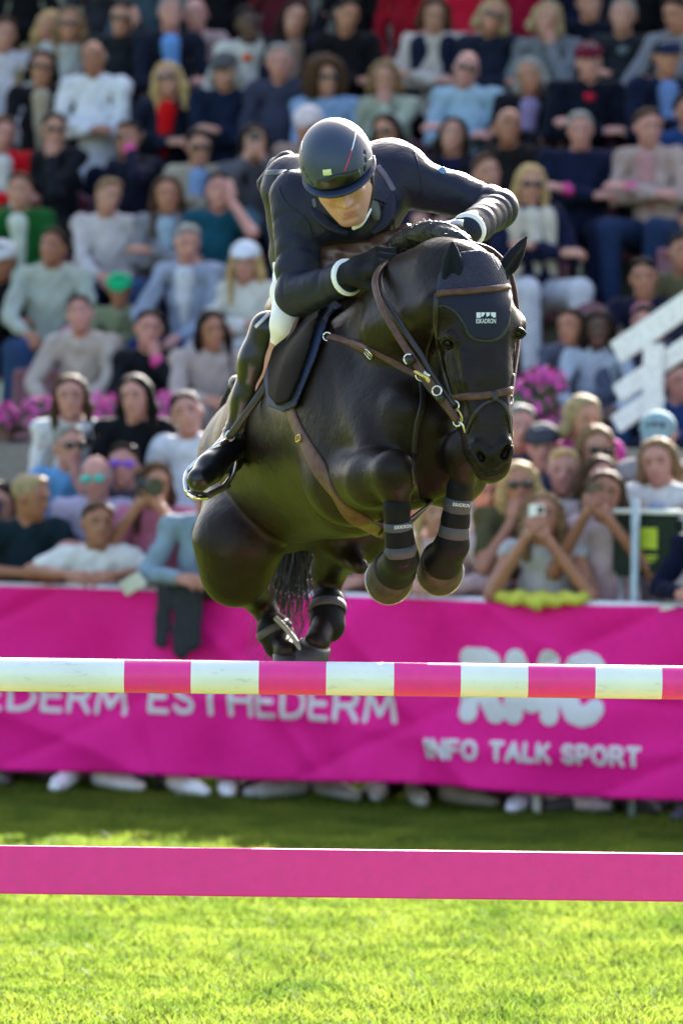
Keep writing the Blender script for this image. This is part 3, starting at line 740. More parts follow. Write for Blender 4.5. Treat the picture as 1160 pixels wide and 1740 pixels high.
flap = [(744, 492), (760, 488), (800, 487), (868, 484), (871, 500), (866, 528), (863, 552), (851, 570), (838, 577), (822, 578), (806, 575), (796, 566), (789, 552), (776, 533), (758, 521), (745, 517)]
capo = [(741, 500), (743, 474), (752, 452), (765, 436), (784, 428), (815, 424), (838, 432), (854, 446), (866, 462), (871, 486), (870, 499)]
def knit(d, px, py, g): return d+0.0022*np.sin(px*1.25+0.35*py)*np.sin(py*1.1-0.2*px)
M_KNIT = mat('sunlit_navy_knit', (0.030, 0.029, 0.054), 0.85, nscale=200, noise=0.3, sheen=0.1, spec=.2)  # knit paler than the flap: sun sheen put into its base colour
bon = shell_patch('ear_bonnet', head_prims, capo, .0065, M_KNIT, horse, .0028, .05, .50, knit)
M_FLAP = mat('navy_flap', (0.0075, 0.0088, 0.024), 0.7, nscale=300, noise=0.2, bump=0.08, bscale=900, sheen=0.05, spec=.25)
M_FLAPE = mat('navy_trim', (0.012, 0.014, 0.022), 0.6, noise=0.1)
flp = shell_patch('bonnet_flap', head_prims, flap, .007, M_FLAP, horse, .0028, .02, .42)
FB = bvh_of(horse, bon, flp)
edge = [(745, 519), (758, 521), (776, 533), (789, 552), (796, 566), (806, 575), (822, 578), (838, 577), (851, 570), (862, 552), (866, 528)]
p3, n3 = drape(FB, edge, 3, 0.0); ribbon(p3, n3, .012, .003, M_FLAPE, 'flap_binding', horse)
def print_on(name, s, pts, wpx, bvh, m, par, bold=0.02, ang=0.0, hs=1.0, lift=.0015, cut=True, spacing=1.0):
    """letters printed on a curved thing"""
    bm = text_flat(s, 1.0, bold, spacing); xs = [v.co.x for v in bm.verts]; ys = [v.co.y for v in bm.verts]; sc = wpx/(max(xs)-min(xs)); cx, cy = (max(xs)+min(xs))/2, (max(ys)+min(ys))/2
    ca, sa = math.cos(ang), math.sin(ang)
    for v in list(bm.verts):
        x = (v.co.x-cx)*sc; y = -(v.co.y-cy)*sc*hs
        loc, nrm = hit(bvh, pts[0]+x*ca-y*sa, pts[1]+x*sa+y*ca)
        if loc is None: bm.verts.remove(v)
        else: v.co = loc+nrm*lift
    return under(link(name, bm_mesh(name, bm, m)), par)
def quad_on(name, polys, bvh, m, par, lift=.0015):
    bm = bmesh.new()
    for poly in polys:
        vs = []
        for x, y in poly:
            loc, nrm = hit(bvh, x, y)
            if loc is not None: vs.append(bm.verts.new(loc+nrm*lift))
        if len(vs) > 2: bm.faces.new(vs)
    return under(link(name, bm_mesh(name, bm, m)), par)
FB2 = bvh_of(flp)
quad_on('emblem', [[(809, 531), (816, 531), (816, 540), (809, 540)], [(817, 531), (824, 531), (821, 537), (817, 539)], [(825, 531), (832, 531), (831, 536), (826, 539)], [(833, 531), (841.5, 531), (841.5, 535), (834, 538)],
        [(836, 536.5), (841.5, 535.5), (841.5, 539), (837, 540)]], FB2, M_PRINT, flp)
print_on('lettering', 'ESKADRON', (825, 545.5), 33, FB2, M_PRINT, flp, 0.01, 0.0, 1.7)

# bridle
bridle = []
def strap(name, pts, wd, m=M_LEATHER, th=.005, bvh=None, par=None, lift=0.0, step=4):
    p3, n3 = drape(bvh or HB, pts, step, lift)
    if len(p3) < 3: print('no strap', name, pts[0]); return None
    return ribbon(p3, n3, wd, th, m, name, par or horse)
strap('browband', [(741, 500), (765, 497), (800, 495), (840, 491), (870, 487)], .019, M_LEATHER, .010, FB)
strap('cheekpiece', [(742, 500), (740, 530), (741, 560), (747, 600), (757, 640), (769, 680)], .016, M_LEATHERD, .005, HB)
strap('cheekpiece', [(874, 600), (872, 630), (868, 662)], .014, M_LEATHERD, .005, HB)
strap('noseband', [(772, 675), (790, 674), (820, 673), (845, 669), (866, 663)], .022, M_LEATHER, .010, HB)
strap('flash_strap', [(839, 680), (826, 684), (812, 695), (800, 715), (792, 736)], .012, M_LEATHERD, .005, HB)
strap('flash_strap', [(843, 679), (852, 684), (860, 696), (864, 712), (867, 735)], .012, M_LEATHERD, .005, HB)
strap('flash_loop', [(839, 664), (840, 683)], .018, M_LEATHERD, .012, HB)
strap('throatlash', [(743, 545), (733, 575), (725, 605), (731, 640)], .010, M_LEATHERD, .004, HB)
# bit, rings and hooks
def torus(name, c, R, r, nrm, m, par):
    nrm = np.array(nrm, float); nrm /= np.linalg.norm(nrm); a = np.cross(nrm, [0.2, .1, 1]); a /= np.linalg.norm(a); b = np.cross(nrm, a)
    t = np.linspace(0, 2*np.pi, 25); pts = np.array(c)+R*(np.cos(t)[:, None]*a+np.sin(t)[:, None]*b)
    return tube_obj(name, pts, r, m, par, 8)
torus('bit_ring', P(772, 690, .10), .014, .0032, (-.6, -1, .1), M_BUCKLE, horse)
torus('bit_ring', P(777, 716, .10), .013, .0032, (-.7, -1, .1), M_BUCKLE, horse)
torus('bit_ring', P(866, 679, .13), .012, .0030, (.8, -.6, .1), M_BUCKLE, horse)
tube_obj('bit_chain', spline([P(775, 694, .085), P(782, 703, .08), P(785, 713, .08), P(783, 721, .085)], 4), .0035, M_BRASS, horse, 8)
tube_obj('bit_shank', spline([P(779, 716, .085), P(786, 722, .08), P(790, 735, .085)], 4), .004, M_BUCKLE, horse, 8)
torus('bit_ring', P(867, 737, .10), .010, .003, (.8, -.6, .1), M_BRASS, horse)

# mane: plaited crest seen on top of the neck
mp = []
crest = spline([P(662, 430, .62), P(690, 408, .50), P(722, 396, .42), P(752, 399, .36), P(776, 412, .31), P(790, 424, .28)], 10)
for i, c in enumerate(crest):
    mp.append(ell(c+np.array([0, 0, .004*math.sin(i*2.1)]), (.020+.006*math.sin(i*2.1), .026, .026+.007*math.sin(i*2.1+1)), k=.012))
ff = Field(mp, .004); g = ff.grid(); ff.d += (0.0022*np.sin(g[0]*310+g[2]*150+4*np.sin(g[1]*90))*np.sin(g[1]*220-g[2]*260+3*np.sin(g[0]*70))+.002*np.sin(g[0]*140+g[1]*170)).astype(np.float32)
body(None, .004, M_MANE, 'mane', horse, 0, ff)
rg = np.random.default_rng(5)
def strands(name, roots, dirs, L, n, r, m, par, spread=.02, droop=.3):
    V = []; F = []; k = 0
    for i in range(n):
        t = rg.random(); j = t*(len(roots)-1); a = int(j); f = j-a; a2 = min(a+1, len(roots)-1)
        p = np.array(roots[a])*(1-f)+np.array(roots[a2])*f+rg.normal(size=3)*spread*.4
        d = np.array(dirs[a])*(1-f)+np.array(dirs[a2])*f+rg.normal(size=3)*spread*6*.3; l = L*(0.5+0.6*rg.random())
        pts = [p+d*l*s+np.array([0, 0, -droop*l*s*s])+rg.normal(size=3)*spread*s*.5 for s in (0, .3, .65, 1.0)]
        v, q = tube(np.array(pts), [r, r*.9, r*.6, r*.15], 4, False); V.append(v); F += [[x+k for x in y] for y in q]; k += len(v)
    o = link(name, npmesh(name, np.concatenate(V), np.array(F), m)); under(o, par); return o
o = strands('mane_hair', list(crest[2::6]), [np.array([-.25, -.35, .55])]*len(crest[2::6]), .045, 1500, .0010, M_MANE, horse, .020, .6); tag(o, kind='stuff')
# tail: dock behind the croup and the long hair hanging between the hind legs
o = strands('tail', [P(425, 640, 2.12), P(400, 655, 2.2), P(385, 690, 2.25)], [np.array([-.35, .25, .28]), np.array([-.5, .3, -.3]), np.array([-.3, .2, -.9])], .11, 700, .002, M_MANE, horse, .012, .7); tag(o, kind='stuff')
o = strands('tail_hair', [P(500, 880, 2.25), P(520, 905, 2.25), P(480, 900, 2.25)], [np.array([-.02, -.02, -1.0]), np.array([-.18, 0, -1.0]), np.array([-.02, 0, -1.0])], .40, 190, .0020, M_MANE, horse, .075, 0.0); tag(o, kind='stuff')
tube_obj('tail_dock', spline([P(415, 690, 2.1), P(402, 652, 2.22), P(410, 700, 2.33), P(450, 800, 2.36), P(495, 890, 2.3)], 6), [.02]*4+[.028]*10+[.045]*11, M_MANE, horse, 10)

# hooves
def hoof(name, a, d, up, m, rt, rb, L, dark=None):
    """a: coronet centre, d: towards the ground edge, up: towards the toe"""
    a = np.array(a); d = np.array(d, float); d /= np.linalg.norm(d); up = np.array(up, float); up -= d*(up@d); up /= np.linalg.norm(up); s = np.cross(d, up)
    bm = bmesh.new(); rings = []; n = 28
    for t, r, off in ((-.05, rt*.86, 0), (0, rt, 0), (.5, (rt+rb)/2, .10), (.93, rb, .20), (1.0, rb*.97, .21)):
        rr = []
        for i in range(n):
            th = 2*math.pi*i/n; rad = r*(1.08 if math.cos(th) > 0 else .92)
            p = a+d*L*t*(1.0 if math.cos(th) > 0 else .80-.2*(1-t))+up*(rad*math.cos(th)+off*L)+s*r*math.sin(th)*.97
            rr.append(bm.verts.new(p))
        rings.append(rr)
    for x in range(len(rings)-1):
        for i in range(n): bm.faces.new([rings[x][i], rings[x][(i+1) % n], rings[x+1][(i+1) % n], rings[x+1][i]])
    bm.faces.new(rings[0][::-1])
    # hollow sole with a frog
    inn = [bm.verts.new(v.co*0.22+Vector(a+d*L*.97+up*.2*L)*0.78 if False else (v.co-Vector(a+d*L+up*.2*L))*0.78+Vector(a+d*L*.985+up*.2*L)) for v in rings[-1]]
    low = [bm.verts.new((v.co-Vector(a+d*L+up*.2*L))*0.7+Vector(a+d*L*.84+up*.2*L)) for v in rings[-1]]
    for i in range(n):
        bm.faces.new([rings[-1][i], rings[-1][(i+1) % n], inn[(i+1) % n], inn[i]]); bm.faces.new([inn[i], inn[(i+1) % n], low[(i+1) % n], low[i]])
    bm.faces.new(low); bmesh.ops.recalc_face_normals(bm, faces=bm.faces)
    hobj = under(link(name, bm_mesh(name, bm, m, True)), horse)
    th = np.linspace(0, 2*np.pi, 33); rim = [a+d*L*.985+up*(rb*.93*(1.08 if math.cos(q) > 0 else .92)*math.cos(q)+.2*L)+s*rb*.93*math.sin(q) for q in th if abs(q-np.pi) > .45]
    k_ = int(np.argmax(np.abs(np.diff([math.atan2((p-a)@s, (p-a)@up) for p in rim])))) + 1; rim = rim[k_:]+rim[:k_]
    if rb > .066: tube_obj('horseshoe', np.array(rim), .0065, M_SHOE, horse, 8)
    return hobj
M_SHOE = mat('worn_steel', (0.30, 0.29, 0.27), 0.4, metal=0.8)
hoof('hoof', P(669, 964, .31), np.array([-.12, .88, -.30]), np.array([-.22, -.35, -.9]), M_HOOF, .060, .068, .076)
hoof('hoof', P(750, 949, .33), np.array([-.03, .88, -.30]), np.array([-.05, -.35, -.9]), M_HOOF, .058, .0675, .076)
hoof('hoof', P(490, 1108, 1.90), np.array([.12, .2, -.95]), np.array([.3, -.95, -.2]), M_HOOFD, .050, .062, .09)
hoof('hoof', P(535, 1096, 1.88), np.array([-.30, .3, -.85]), np.array([-.1, -.95, -.2]), M_HOOFD, .052, .064, .09)

# leg boots
def boot(pts, radii, name='leg_boot', m=M_BOOT, k=.012, h=.004): return body(chain(pts, radii, k), h, m, name, horse, 1)
def lerp(a, b, t): return np.array(a)*(1-t)+np.array(b)*t
b1 = boot([lerp(RK, RF, .40), lerp(RK, RF, .75), RF+np.array([0, .004, .0]), P(672, 968, .31)], [.038, .0345, .043, .059], k=.03)
b2 = boot([lerp(LK, LF, .40), lerp(LK, LF, .75), LF+np.array([0, .004, .0]), P(752, 952, .33)], [.037, .034, .042, .058], k=.03)
def band(a, b, r0, r1, n, name, m=M_BSTRAP):
    """a strap wound round a leg"""
    a = np.array(a); b = np.array(b); V = []; F = []
    d = b-a; L = np.linalg.norm(d); d /= L; u = np.cross(d, [0, 1, .1]); u /= np.linalg.norm(u); v_ = np.cross(d, u); k = 32
    prof = [(0, r0-.004), (0.03, r0), (.5, (r0+r1)/2+.001), (.97, r1), (1, r1-.004)]
    for t, r in prof:
        for i in range(k): th = 2*np.pi*i/k; V.append(a+d*L*t+r*(math.cos(th)*u+math.sin(th)*v_))
    for x in range(len(prof)-1):
        for i in range(k): F.append((x*k+i, x*k+(i+1) % k, (x+1)*k+(i+1) % k, (x+1)*k+i))
    o = link(name, npmesh(name, np.array(V), np.array(F), m)); return under(o, horse)
s1 = band(lerp(RK, RF, .56), lerp(RK, RF, .70), .0400, .0390, 0, 'boot_strap'); s2 = band(lerp(RK, RF, .84), lerp(RK, RF, .97), .0430, .0470, 0, 'boot_strap')
s3 = band(lerp(LK, LF, .50), lerp(LK, LF, .66), .0388, .0380, 0, 'boot_strap'); s4 = band(lerp(LK, LF, .76), lerp(LK, LF, .92), .0395, .0445, 0, 'boot_strap')
for s_, c, wpx, txt, an, sz in ((s1, (684, 895), 28, 'ESKADRON', -.10, 1.5), (s3, (783, 858), 28, 'ESKADRON', .10, 1.5), (s4, (773, 889), 30, 'pro.flexi', .12, 1.0), (s2, (687, 929), 28, 'pro.flexi', -.08, 1.0)):
    try: print_on('lettering', txt, c, wpx, bvh_of(s_), M_PRINT if sz > 1.2 else M_FLAPE, s_, 0.01, an, sz)
    except Exception as e: print('text', e)
# hind fetlock boots
boot([P(466, 1070, 1.985), P(476, 1092, 1.975)], [.055, .054]); band(P(463, 1066, 1.985), P(469, 1078, 1.98), .058, .058, 0, 'boot_strap')
boot([P(557, 1022, 2.0), P(556, 1062, 1.975)], [.050, .056]); band(P(557, 1026, 2.0), P(557, 1040, 1.985), .056, .058, 0, 'boot_strap')
M_PAST = mat('grey_binding', (0.22, 0.21, 0.20), 0.6)
tube_obj('boot_edge', spline([P(468, 1050, 1.93), P(486, 1068, 1.90), P(506, 1095, 1.86), P(520, 1116, 1.84)], 5), .0085, M_PAST, horse, 8)

# breastplate and martingale
strap('breastplate', [(532, 572), (560, 572), (590, 580), (625, 594), (660, 611), (690, 628), (716, 640)], .022, M_LEATHER, .006)
strap('breastplate_ornament', [(600, 584), (630, 596)], .030, M_LEATHER, .010)
strap('martingale', [(716, 640), (718, 680), (709, 720), (703, 765), (702, 805), (706, 850)], .020, M_LEATHERD, .005)
torus('ring', np.array(hit(HB, 716, 638)[0])+np.array([0, -.012, 0]), .016, .0032, (0, -1, .1), M_BUCKLE, horse)
torus('ring', np.array(hit(HB, 556, 572)[0])+np.array([0, -.010, 0]), .012, .003, (-.3, -1, .1), M_BUCKLE, horse)
def buckle(px, py, w_, h_, ang, bvh=HB, m=M_BUCKLE, lift=.012):
    loc, nrm = hit(bvh, px, py)
    if loc is None: return
    c = np.array(loc)+np.array(nrm)*lift; n = np.array(nrm); e1 = np.array([math.cos(ang), 0, -math.sin(ang)]); e1 -= n*(e1@n); e1 /= np.linalg.norm(e1); e2 = np.cross(n, e1)
    pts = [c+e1*w_*a+e2*h_*b for a, b in ((-1, -.7), (-.7, -1), (.7, -1), (1, -.7), (1, .7), (.7, 1), (-.7, 1), (-1, .7), (-1, -.7))]
    tube_obj('buckle', pts, .0024, m, horse, 6); tube_obj('buckle_pin', [c-e1*w_, c+e1*w_*.9], .002, m, horse, 6)
buckle(631, 598, .014, .015, .45); buckle(540, 573, .010, .012, .05)
# girth
strap('girth', [(490, 668), (495, 700), (506, 730), (524, 765), (545, 800), (568, 840), (595, 872), (625, 892), (665, 905)], .054, M_LEATHER, .007)
strap('belly_strap', [(610, 880), (640, 896), (680, 893), (715, 875), (731, 853)], .020, M_LEATHERD, .006)
buckle(513, 745, .008, .016, 1.0, HB, M_BRASS)

# ------------------------------------------------------------------ saddle
SAD = empty('saddle', P(560, 560, 1.0)); tag(SAD, 'brown leather jumping saddle with navy pad under the rider', 'saddle')
M_FLAPL = mat('saddle_leather', (0.055, 0.016, 0.010), 0.4, nscale=40, color2=(0.10, 0.030, 0.019), bump=0.06, bscale=350)
M_PAD = mat('navy_pad', (0.005, 0.015, 0.060), 0.8, nscale=150, bump=0.2, bscale=250, sheen=0.05)
pad_poly = [(582, 520), (560, 535), (549, 568), (536, 610), (517, 655), (503, 690), (480, 700), (455, 690), (448, 640), (465, 590), (500, 520), (540, 490)]
pad = shell_patch('saddle_pad', hp, pad_poly, .016, M_PAD, SAD, .006, .55, 1.7)
flap_poly = [(552, 512), (538, 552), (524, 600), (508, 645), (492, 682), (470, 690), (455, 670), (455, 620), (470, 570), (505, 510)]
sf = shell_patch('saddle_flap', hp, flap_poly, .032, mat('flap_leather', (0.006, 0.0042, 0.0036), 0.75, nscale=40, noise=.3, bump=.06, bscale=350, spec=.06), SAD, .006, .55, 1.7)
SB = bvh_of(horse, pad, sf)
seat_p = [cone(P(600, 455, .95), P(560, 500, 1.15), .10, .13, .05, ((0, .3, 1), .7)), cone(P(560, 500, 1.15), P(530, 530, 1.45), .13, .14, .05, ((0, .3, 1), .6)), cone(P(530, 530, 1.45), P(530, 500, 1.58), .12, .09, .04, ((0, 1, .3), .5))]
body(seat_p, .008, M_FLAPL, 'saddle_seat', SAD)
pm = [cone(P(560, 440, .82), P(640, 428, .80), .055, .045, .03), cone(P(640, 428, .80), P(688, 395, .80), .045, .025, .03), cone(P(565, 425, .85), P(555, 470, .80), .045, .045, .03)]
pmf = Field(pm, .006); g = pmf.grid(); pmf.d += (.006*np.sin(g[0]*75+g[2]*40+2*np.sin(g[1]*50))*np.sin(g[2]*90-g[0]*30)).astype(np.float32)
M_POM = mat('russet_leather', (0.07, 0.032, 0.024), 0.36, nscale=25, color2=(0.15, 0.075, 0.058))
body(None, .006, M_POM, 'pommel_cover', SAD, 1, pmf)

# ------------------------------------------------------------------ the rider
M_SKIN = mat('rider_skin', (0.45, 0.225, 0.165), 0.45, nscale=18, color2=(0.54, 0.28, 0.215), sss=0.15, bump=0.05, bscale=500)
M_JACK = mat('navy_jacket', (0.0036, 0.0062, 0.0225), 0.52, nscale=120, noise=0.15, bump=0.06, bscale=900, sheen=0.02, spec=0.30)
M_TRIM = mat('grey_trim', (0.075, 0.08, 0.11), 0.5)
M_BREECH = mat('white_breeches', (0.78, 0.77, 0.76), 0.75, noise=0.03, bump=0.1, bscale=400)
M_BLACKL = mat('black_boot_leather', (0.003, 0.0035, 0.0045), 0.30, nscale=20, noise=0.3, coat=0.05, spec=0.4)
M_GLOVE = mat('black_glove', (0.003, 0.0034, 0.0045), 0.6, nscale=60, spec=.2, noise=0.25, bump=0.12, bscale=300)
M_CUFF = mat('white_cuff', (0.80, 0.80, 0.80), 0.7, noise=0.02)
RS, RL, RW = P(502, 334, .82), P(506, 502, .74), P(588, 472, .56)
LS, LL, LW = P(694, 308, .84), P(846, 355, .78), P(797, 390, .56)
CH, HI = P(597, 345, .90), P(548, 440, 1.36)
RHI, RKN, RAN = P(522, 450, 1.30), P(485, 548, .98), P(402, 748, 1.16)
RCF = P(472, 578, 1.02)
LKN, LAN = P(722, 560, 1.18), P(762, 735, 1.36)
NECK = P(588, 330, .74)
core = [cone(CH, HI, .125, .13, .06), cone(RS, LS, .05, .05, .06), cone(CH, NECK, .09, .055, .05), cone(NECK, P(586, 318, .66), .055, .055, .03)]
core += chain([RS, RL, RW], [.045, .034, .026], .02)+chain([LS, P(772, 332, .83), LL, LW], [.045, .036, .032, .026], .02)
core += chain([HI, RHI, P(500, 515, 1.12), RKN, RCF, RAN], [.12, .075, .05, .028, .018, .018], .02)+chain([HI, P(620, 470, 1.38), LKN, LAN], [.12, .07, .03, .018], .02)
core += [cone(RAN, P(350, 805, 1.03), .018, .016, .02), cone(LAN, P(752, 775, 1.22), .018, .016, .02)]
# head (frame: right of picture, towards the face, crown)
tilt = R_(15.5); hx = np.array([math.cos(tilt), -.10, math.sin(tilt)]); hx /= np.linalg.norm(hx)
upi = np.array([-math.sin(tilt), 0, math.cos(tilt)]); tw = np.array([0, -1.0, 0]); tw -= hx*(tw@hx); tw /= np.linalg.norm(tw); upi -= hx*(upi@hx); upi -= tw*(upi@tw); upi /= np.linalg.norm(upi)
pa = R_(33); hu = upi*math.cos(pa)+tw*math.sin(pa); hf_ = tw*math.cos(pa)-upi*math.sin(pa)
HC = P(577, 291, .60)
HR = np.array([hx, hf_, hu])                     # rows: local axes in world
HS = 1.06
def h2w(p): return HC+HS*np.asarray(p, float)@HR
def hell(c, r, k=.012, sub=False): return ell(h2w(c), tuple(HS*q for q in r), HR, k, sub)
def hcone(a, b, ra, rb, k=.01, flat=None, sub=False): return cone(h2w(a), h2w(b), HS*ra, HS*rb, k, (np.array(flat[0])@HR, flat[1]) if flat else None, sub)
face = [hell((0, 0, .02), (.074, .094, .095)), hell((0, .045, -.055), (.054, .052, .062), .03), hell((0, .075, -.105), (.024, .022, .018), .022),
        hcone((-.048, .02, -.055), (-.018, .072, -.104), .026, .020, .025), hcone((.048, .02, -.055), (.018, .072, -.104), .026, .020, .025),
        hcone((0, .094, -.005), (0, .112, -.040), .008, .012, .012), hell((-.011, .100, -.043), (.009, .010, .008), .008), hell((.011, .100, -.043), (.009, .010, .008), .008),
        hell((-.034, .072, -.028), (.022, .022, .018), .02), hell((.034, .072, -.028), (.022, .022, .018), .02),
        hcone((-.045, .086, .018), (.045, .086, .018), .012, .012, .012),
        hell((-.031, .098, .0), (.015, .013, .010), .010, True), hell((.031, .098, .0), (.015, .013, .010), .010, True),
        hcone((-.020, .092, -.070), (.020, .092, -.070), .009, .009, .008), hcone((-.016, .090, -.083), (.016, .090, -.083), .010, .010, .008),
        hcone((-.022, .103, -.0765), (.022, .103, -.0765), .0035, .0035, .004, None, True), hcone((-.016, .100, -.094), (.016, .100, -.094), .004, .004, .006, None, True)]
# ears
for s_ in (-1, 1):
    face += [hell((s_*.079, -.004, -.018), (.009, .017, .030), .008), hell((s_*.087, .004, -.014), (.005, .009, .017), .005, True)]
face += [cone(h2w((0, -.02, -.06)), NECK, .056, .060, .02)]
rider = body(core+face, .0048, M_SKIN, 'rider', it=1)
tag(rider, 'rider in navy jacket and helmet leaning low over the dark horse', 'person')
# eyes, lips, brows
M_SCL = mat('eye_white', (0.55, 0.52, 0.50), 0.2); M_IRIS = mat('iris', (0.05, 0.06, 0.07), 0.1); M_LIP = mat('lip', (0.42, 0.15, 0.12), 0.4); M_BROW = mat('brow_hair', (0.12, 0.07, 0.04), 0.8)
for s_ in (-1, 1):
    e = sphere_obj('eye', h2w((s_*.031, .083, 0)), .0115, M_SCL, rider); sphere_obj('iris', h2w((s_*.031, .0885, -.001)), .0072, M_IRIS, e) if False else None
    i_ = sphere_obj('iris', h2w((s_*.031, .0895, -.002)), .0062, M_IRIS, rider)
    tube_obj('eyelid', spline([h2w((s_*.017, .090, .001)), h2w((s_*.031, .0965, .006)), h2w((s_*.046, .086, .001))], 5), .0028, M_SKIN, rider, 8)
    tube_obj('eyebrow', spline([h2w((s_*.014, .100, .014)), h2w((s_*.032, .100, .019)), h2w((s_*.050, .088, .014))], 5), .0035, M_BROW, rider, 8)
    tube_obj('lip', spline([h2w((-.021, .094, -.0755)), h2w((0, .1025, -.0735 if s_ > 0 else -.0800)), h2w((.021, .094, -.0755))], 6), .0032, M_LIP, rider, 8)
# cloth creases in the jacket material
_t = M_JACK.node_tree; _b = _t.nodes['Principled BSDF']; _tc = _t.nodes.new('ShaderNodeTexCoord'); _n = _t.nodes.new('ShaderNodeTexNoise'); _n.inputs['Scale'].default_value = 17; _n.inputs['Detail'].default_value = 3; _n.inputs['Distortion'].default_value = .3
_bp = _t.nodes.new('ShaderNodeBump'); _bp.inputs['Strength'].default_value = .4; _bp.inputs['Distance'].default_value = .018; _t.links.new(_tc.outputs['Object'], _n.inputs['Vector']); _t.links.new(_n.outputs['Fac'], _bp.inputs['Height'])
_old = _b.inputs['Normal'].links[0].from_socket; _t.links.new(_old, _bp.inputs['Normal']); _t.links.new(_bp.outputs[0], _b.inputs['Normal'])
n3v = lambda v: np.array(v, float)/np.linalg.norm(v)
# jacket
jk = [cone(CH, HI, .150, .150, .06), cone(RS, LS, .068, .068, .07), cone(P(560, 318, .92), P(650, 300, .92), .105, .105, .06), cone(CH, NECK, .11, .078, .05)]
jk += [cone(P(655, 270, .98), P(690, 285, .86), .05, .06, .05), cone(P(500, 320, 1.0), P(540, 420, 1.38), .10, .13, .06)]
jk += chain([RS, RL], [.073, .058], .02)+chain([RL, RW], [.060, .047], .012)
jk += chain([LS, P(772, 330, .83), LL], [.076, .064, .054], .02)+chain([LL, LW], [.057, .046], .012)
jk += [cone(P(484, 290, 1.12), P(482, 322, 1.10), .040, .052, .012), cone(P(600, 380, .76), P(560, 385, .76), .05, .05, .04), cone(P(535, 360, .78), P(640, 355, .78), .06, .06, .05)]
jf = Field(jk, .0048); g = [a.astype(np.float32) for a in jf.grid()]
px_, py_ = topx(np.stack(g, -1))
def near_seg(a, b, r):
    ba = b-a; q = [g[i]-a[i] for i in range(3)]; t = np.clip((q[0]*ba[0]+q[1]*ba[1]+q[2]*ba[2])/(ba@ba), 0, 1)
    dd = np.sqrt(sum((q[i]-t*ba[i])**2 for i in range(3))); return t, np.clip(1.35-dd/r, 0, 1)
def folds(a, b, r, n, amp, tw_, lo=0.0, hi=1.0, ph=0.0):
    t, wgt = near_seg(a, b, r)
    ang = g[1]*11+g[2]*7*tw_
    w1 = np.sin(2*np.pi*n*t+2.2*np.sin(ang+ph)+ph); w1 = 1.0-2.2*np.abs(np.sin(np.pi*n*t+2.3*np.sin(1.6*ang+ph)+.5*np.sin(2.7*ang+3*ph)))**.8
    env = np.clip((t-lo)/.15, 0, 1)*np.clip((hi-t)/.12, 0, 1)
    return (amp*wgt*env*w1*(0.6+.4*np.sin(9*t+ph))).astype(np.float32)
jf.d += folds(LL, LW, .07, 4.0, .0055, 1, -.2, .85, .4)+folds(P(772, 330, .83), LL, .075, 3.0, .0075, -1, .15, 1.2, 1.7)+folds(RS, RL, .08, 3.0, .0060, 1, .1, 1.1, .9)+folds(RL, RW, .065, 4.0, .0065, -1, -.2, .80, 2.1)
jf.d += (.0030*np.sin(g[0]*31+g[2]*17+2*np.sin(g[2]*21+g[1]*9))*np.sin(g[2]*27-g[1]*13)).astype(np.float32)
jacket = body(None, .0048, M_JACK, 'jacket', rider, 1, jf)
JB = bvh_of(jacket)
def jstrap(name, pts, wd, m, th=.003):
    p3, n3 = drape(JB, pts, 3, 0.0)
    if len(p3) > 2: return ribbon(p3, n3, wd, th, m, name, jacket)
jstrap('shoulder_trim', [(641, 282), (655, 300), (669, 324)], .020, M_TRIM); jstrap('shoulder_trim', [(452, 294), (466, 293), (487, 292)], .017, M_TRIM)
jstrap('shoulder_trim', [(533, 338), (536, 352)], .012, M_TRIM)
jstrap('back_seam', [(703, 256), (711, 285), (716, 320), (714, 350)], .004, M_JACK, .003)
jstrap('lapel', [(628, 335), (655, 345), (668, 375), (672, 388)], .010, M_JACK, .005); jstrap('sleeve_seam', [(473, 318), (487, 345), (520, 372), (531, 398)], .004, M_JACK, .003)
jstrap('chest_tab', [(656, 349), (667, 355)], .008, M_TRIM)
M_BADGE = mat('blue_badge', (0.10, 0.22, 0.46), 0.4)
loc, nrm = hit(JB, 751, 292)
if loc is not None: sphere_obj('sleeve_badge', np.array(loc), .012, M_BADGE, jacket, (1.0, .55, 1.3))
# collar, shirt and stock
M_SHIRT = mat('grey_shirt', (0.10, 0.115, 0.105), 0.6)
body([cone(P(603, 350, .70), P(632, 345, .74), .030, .032, .01), cone(P(632, 345, .74), P(640, 366, .72), .022, .016, .01)], .004, M_SHIRT, 'shirt', rider)
tube_obj('collar', spline([P(600, 388, .64), P(612, 382, .62), P(622, 368, .64), P(628, 356, .68)], 6), .006, M_CUFF, rider, 10)
M_STRAP = mat('chin_strap', (0.02, 0.02, 0.022), 0.5)
tube_obj('chin_strap', spline([h2w((.080, .012, .02)), h2w((.078, .018, -.04)), h2w((.056, .035, -.10)), h2w((.015, .058, -.128)), h2w((-.03, .05, -.118)), h2w((-.066, .022, -.06)), h2w((-.079, .012, .02))], 6), .0052, M_STRAP, rider, 8)
# back flap of the jacket and its fold-over collar
tl = Field(chain([P(470, 285, 1.2), P(458, 312, 1.22), P(462, 350, 1.2)], [.026, .030, .018], .02)+[cone(P(488, 272, 1.15), P(464, 300, 1.2), .03, .03, .02)], .005); g = tl.grid(); tl.d += (.004*np.sin(g[2]*60+g[0]*30)).astype(np.float32)
body(None, .005, M_JACK, 'back_flap', rider, 1, tl)
for pts_ in ([P(648, 300, .80), P(660, 335, .74), P(655, 372, .70), P(632, 396, .69)], [P(540, 330, .76), P(536, 352, .72), P(556, 380, .69), P(590, 398, .68)]):
    q_ = spline(pts_, 6); ribbon(q_, np.tile(n3v((0, -1, .25)), (len(q_), 1)), np.concatenate([np.linspace(.026, .040, len(q_)//2), np.linspace(.040, .014, len(q_)-len(q_)//2)]), .006, M_JACK, 'lapel', jacket)
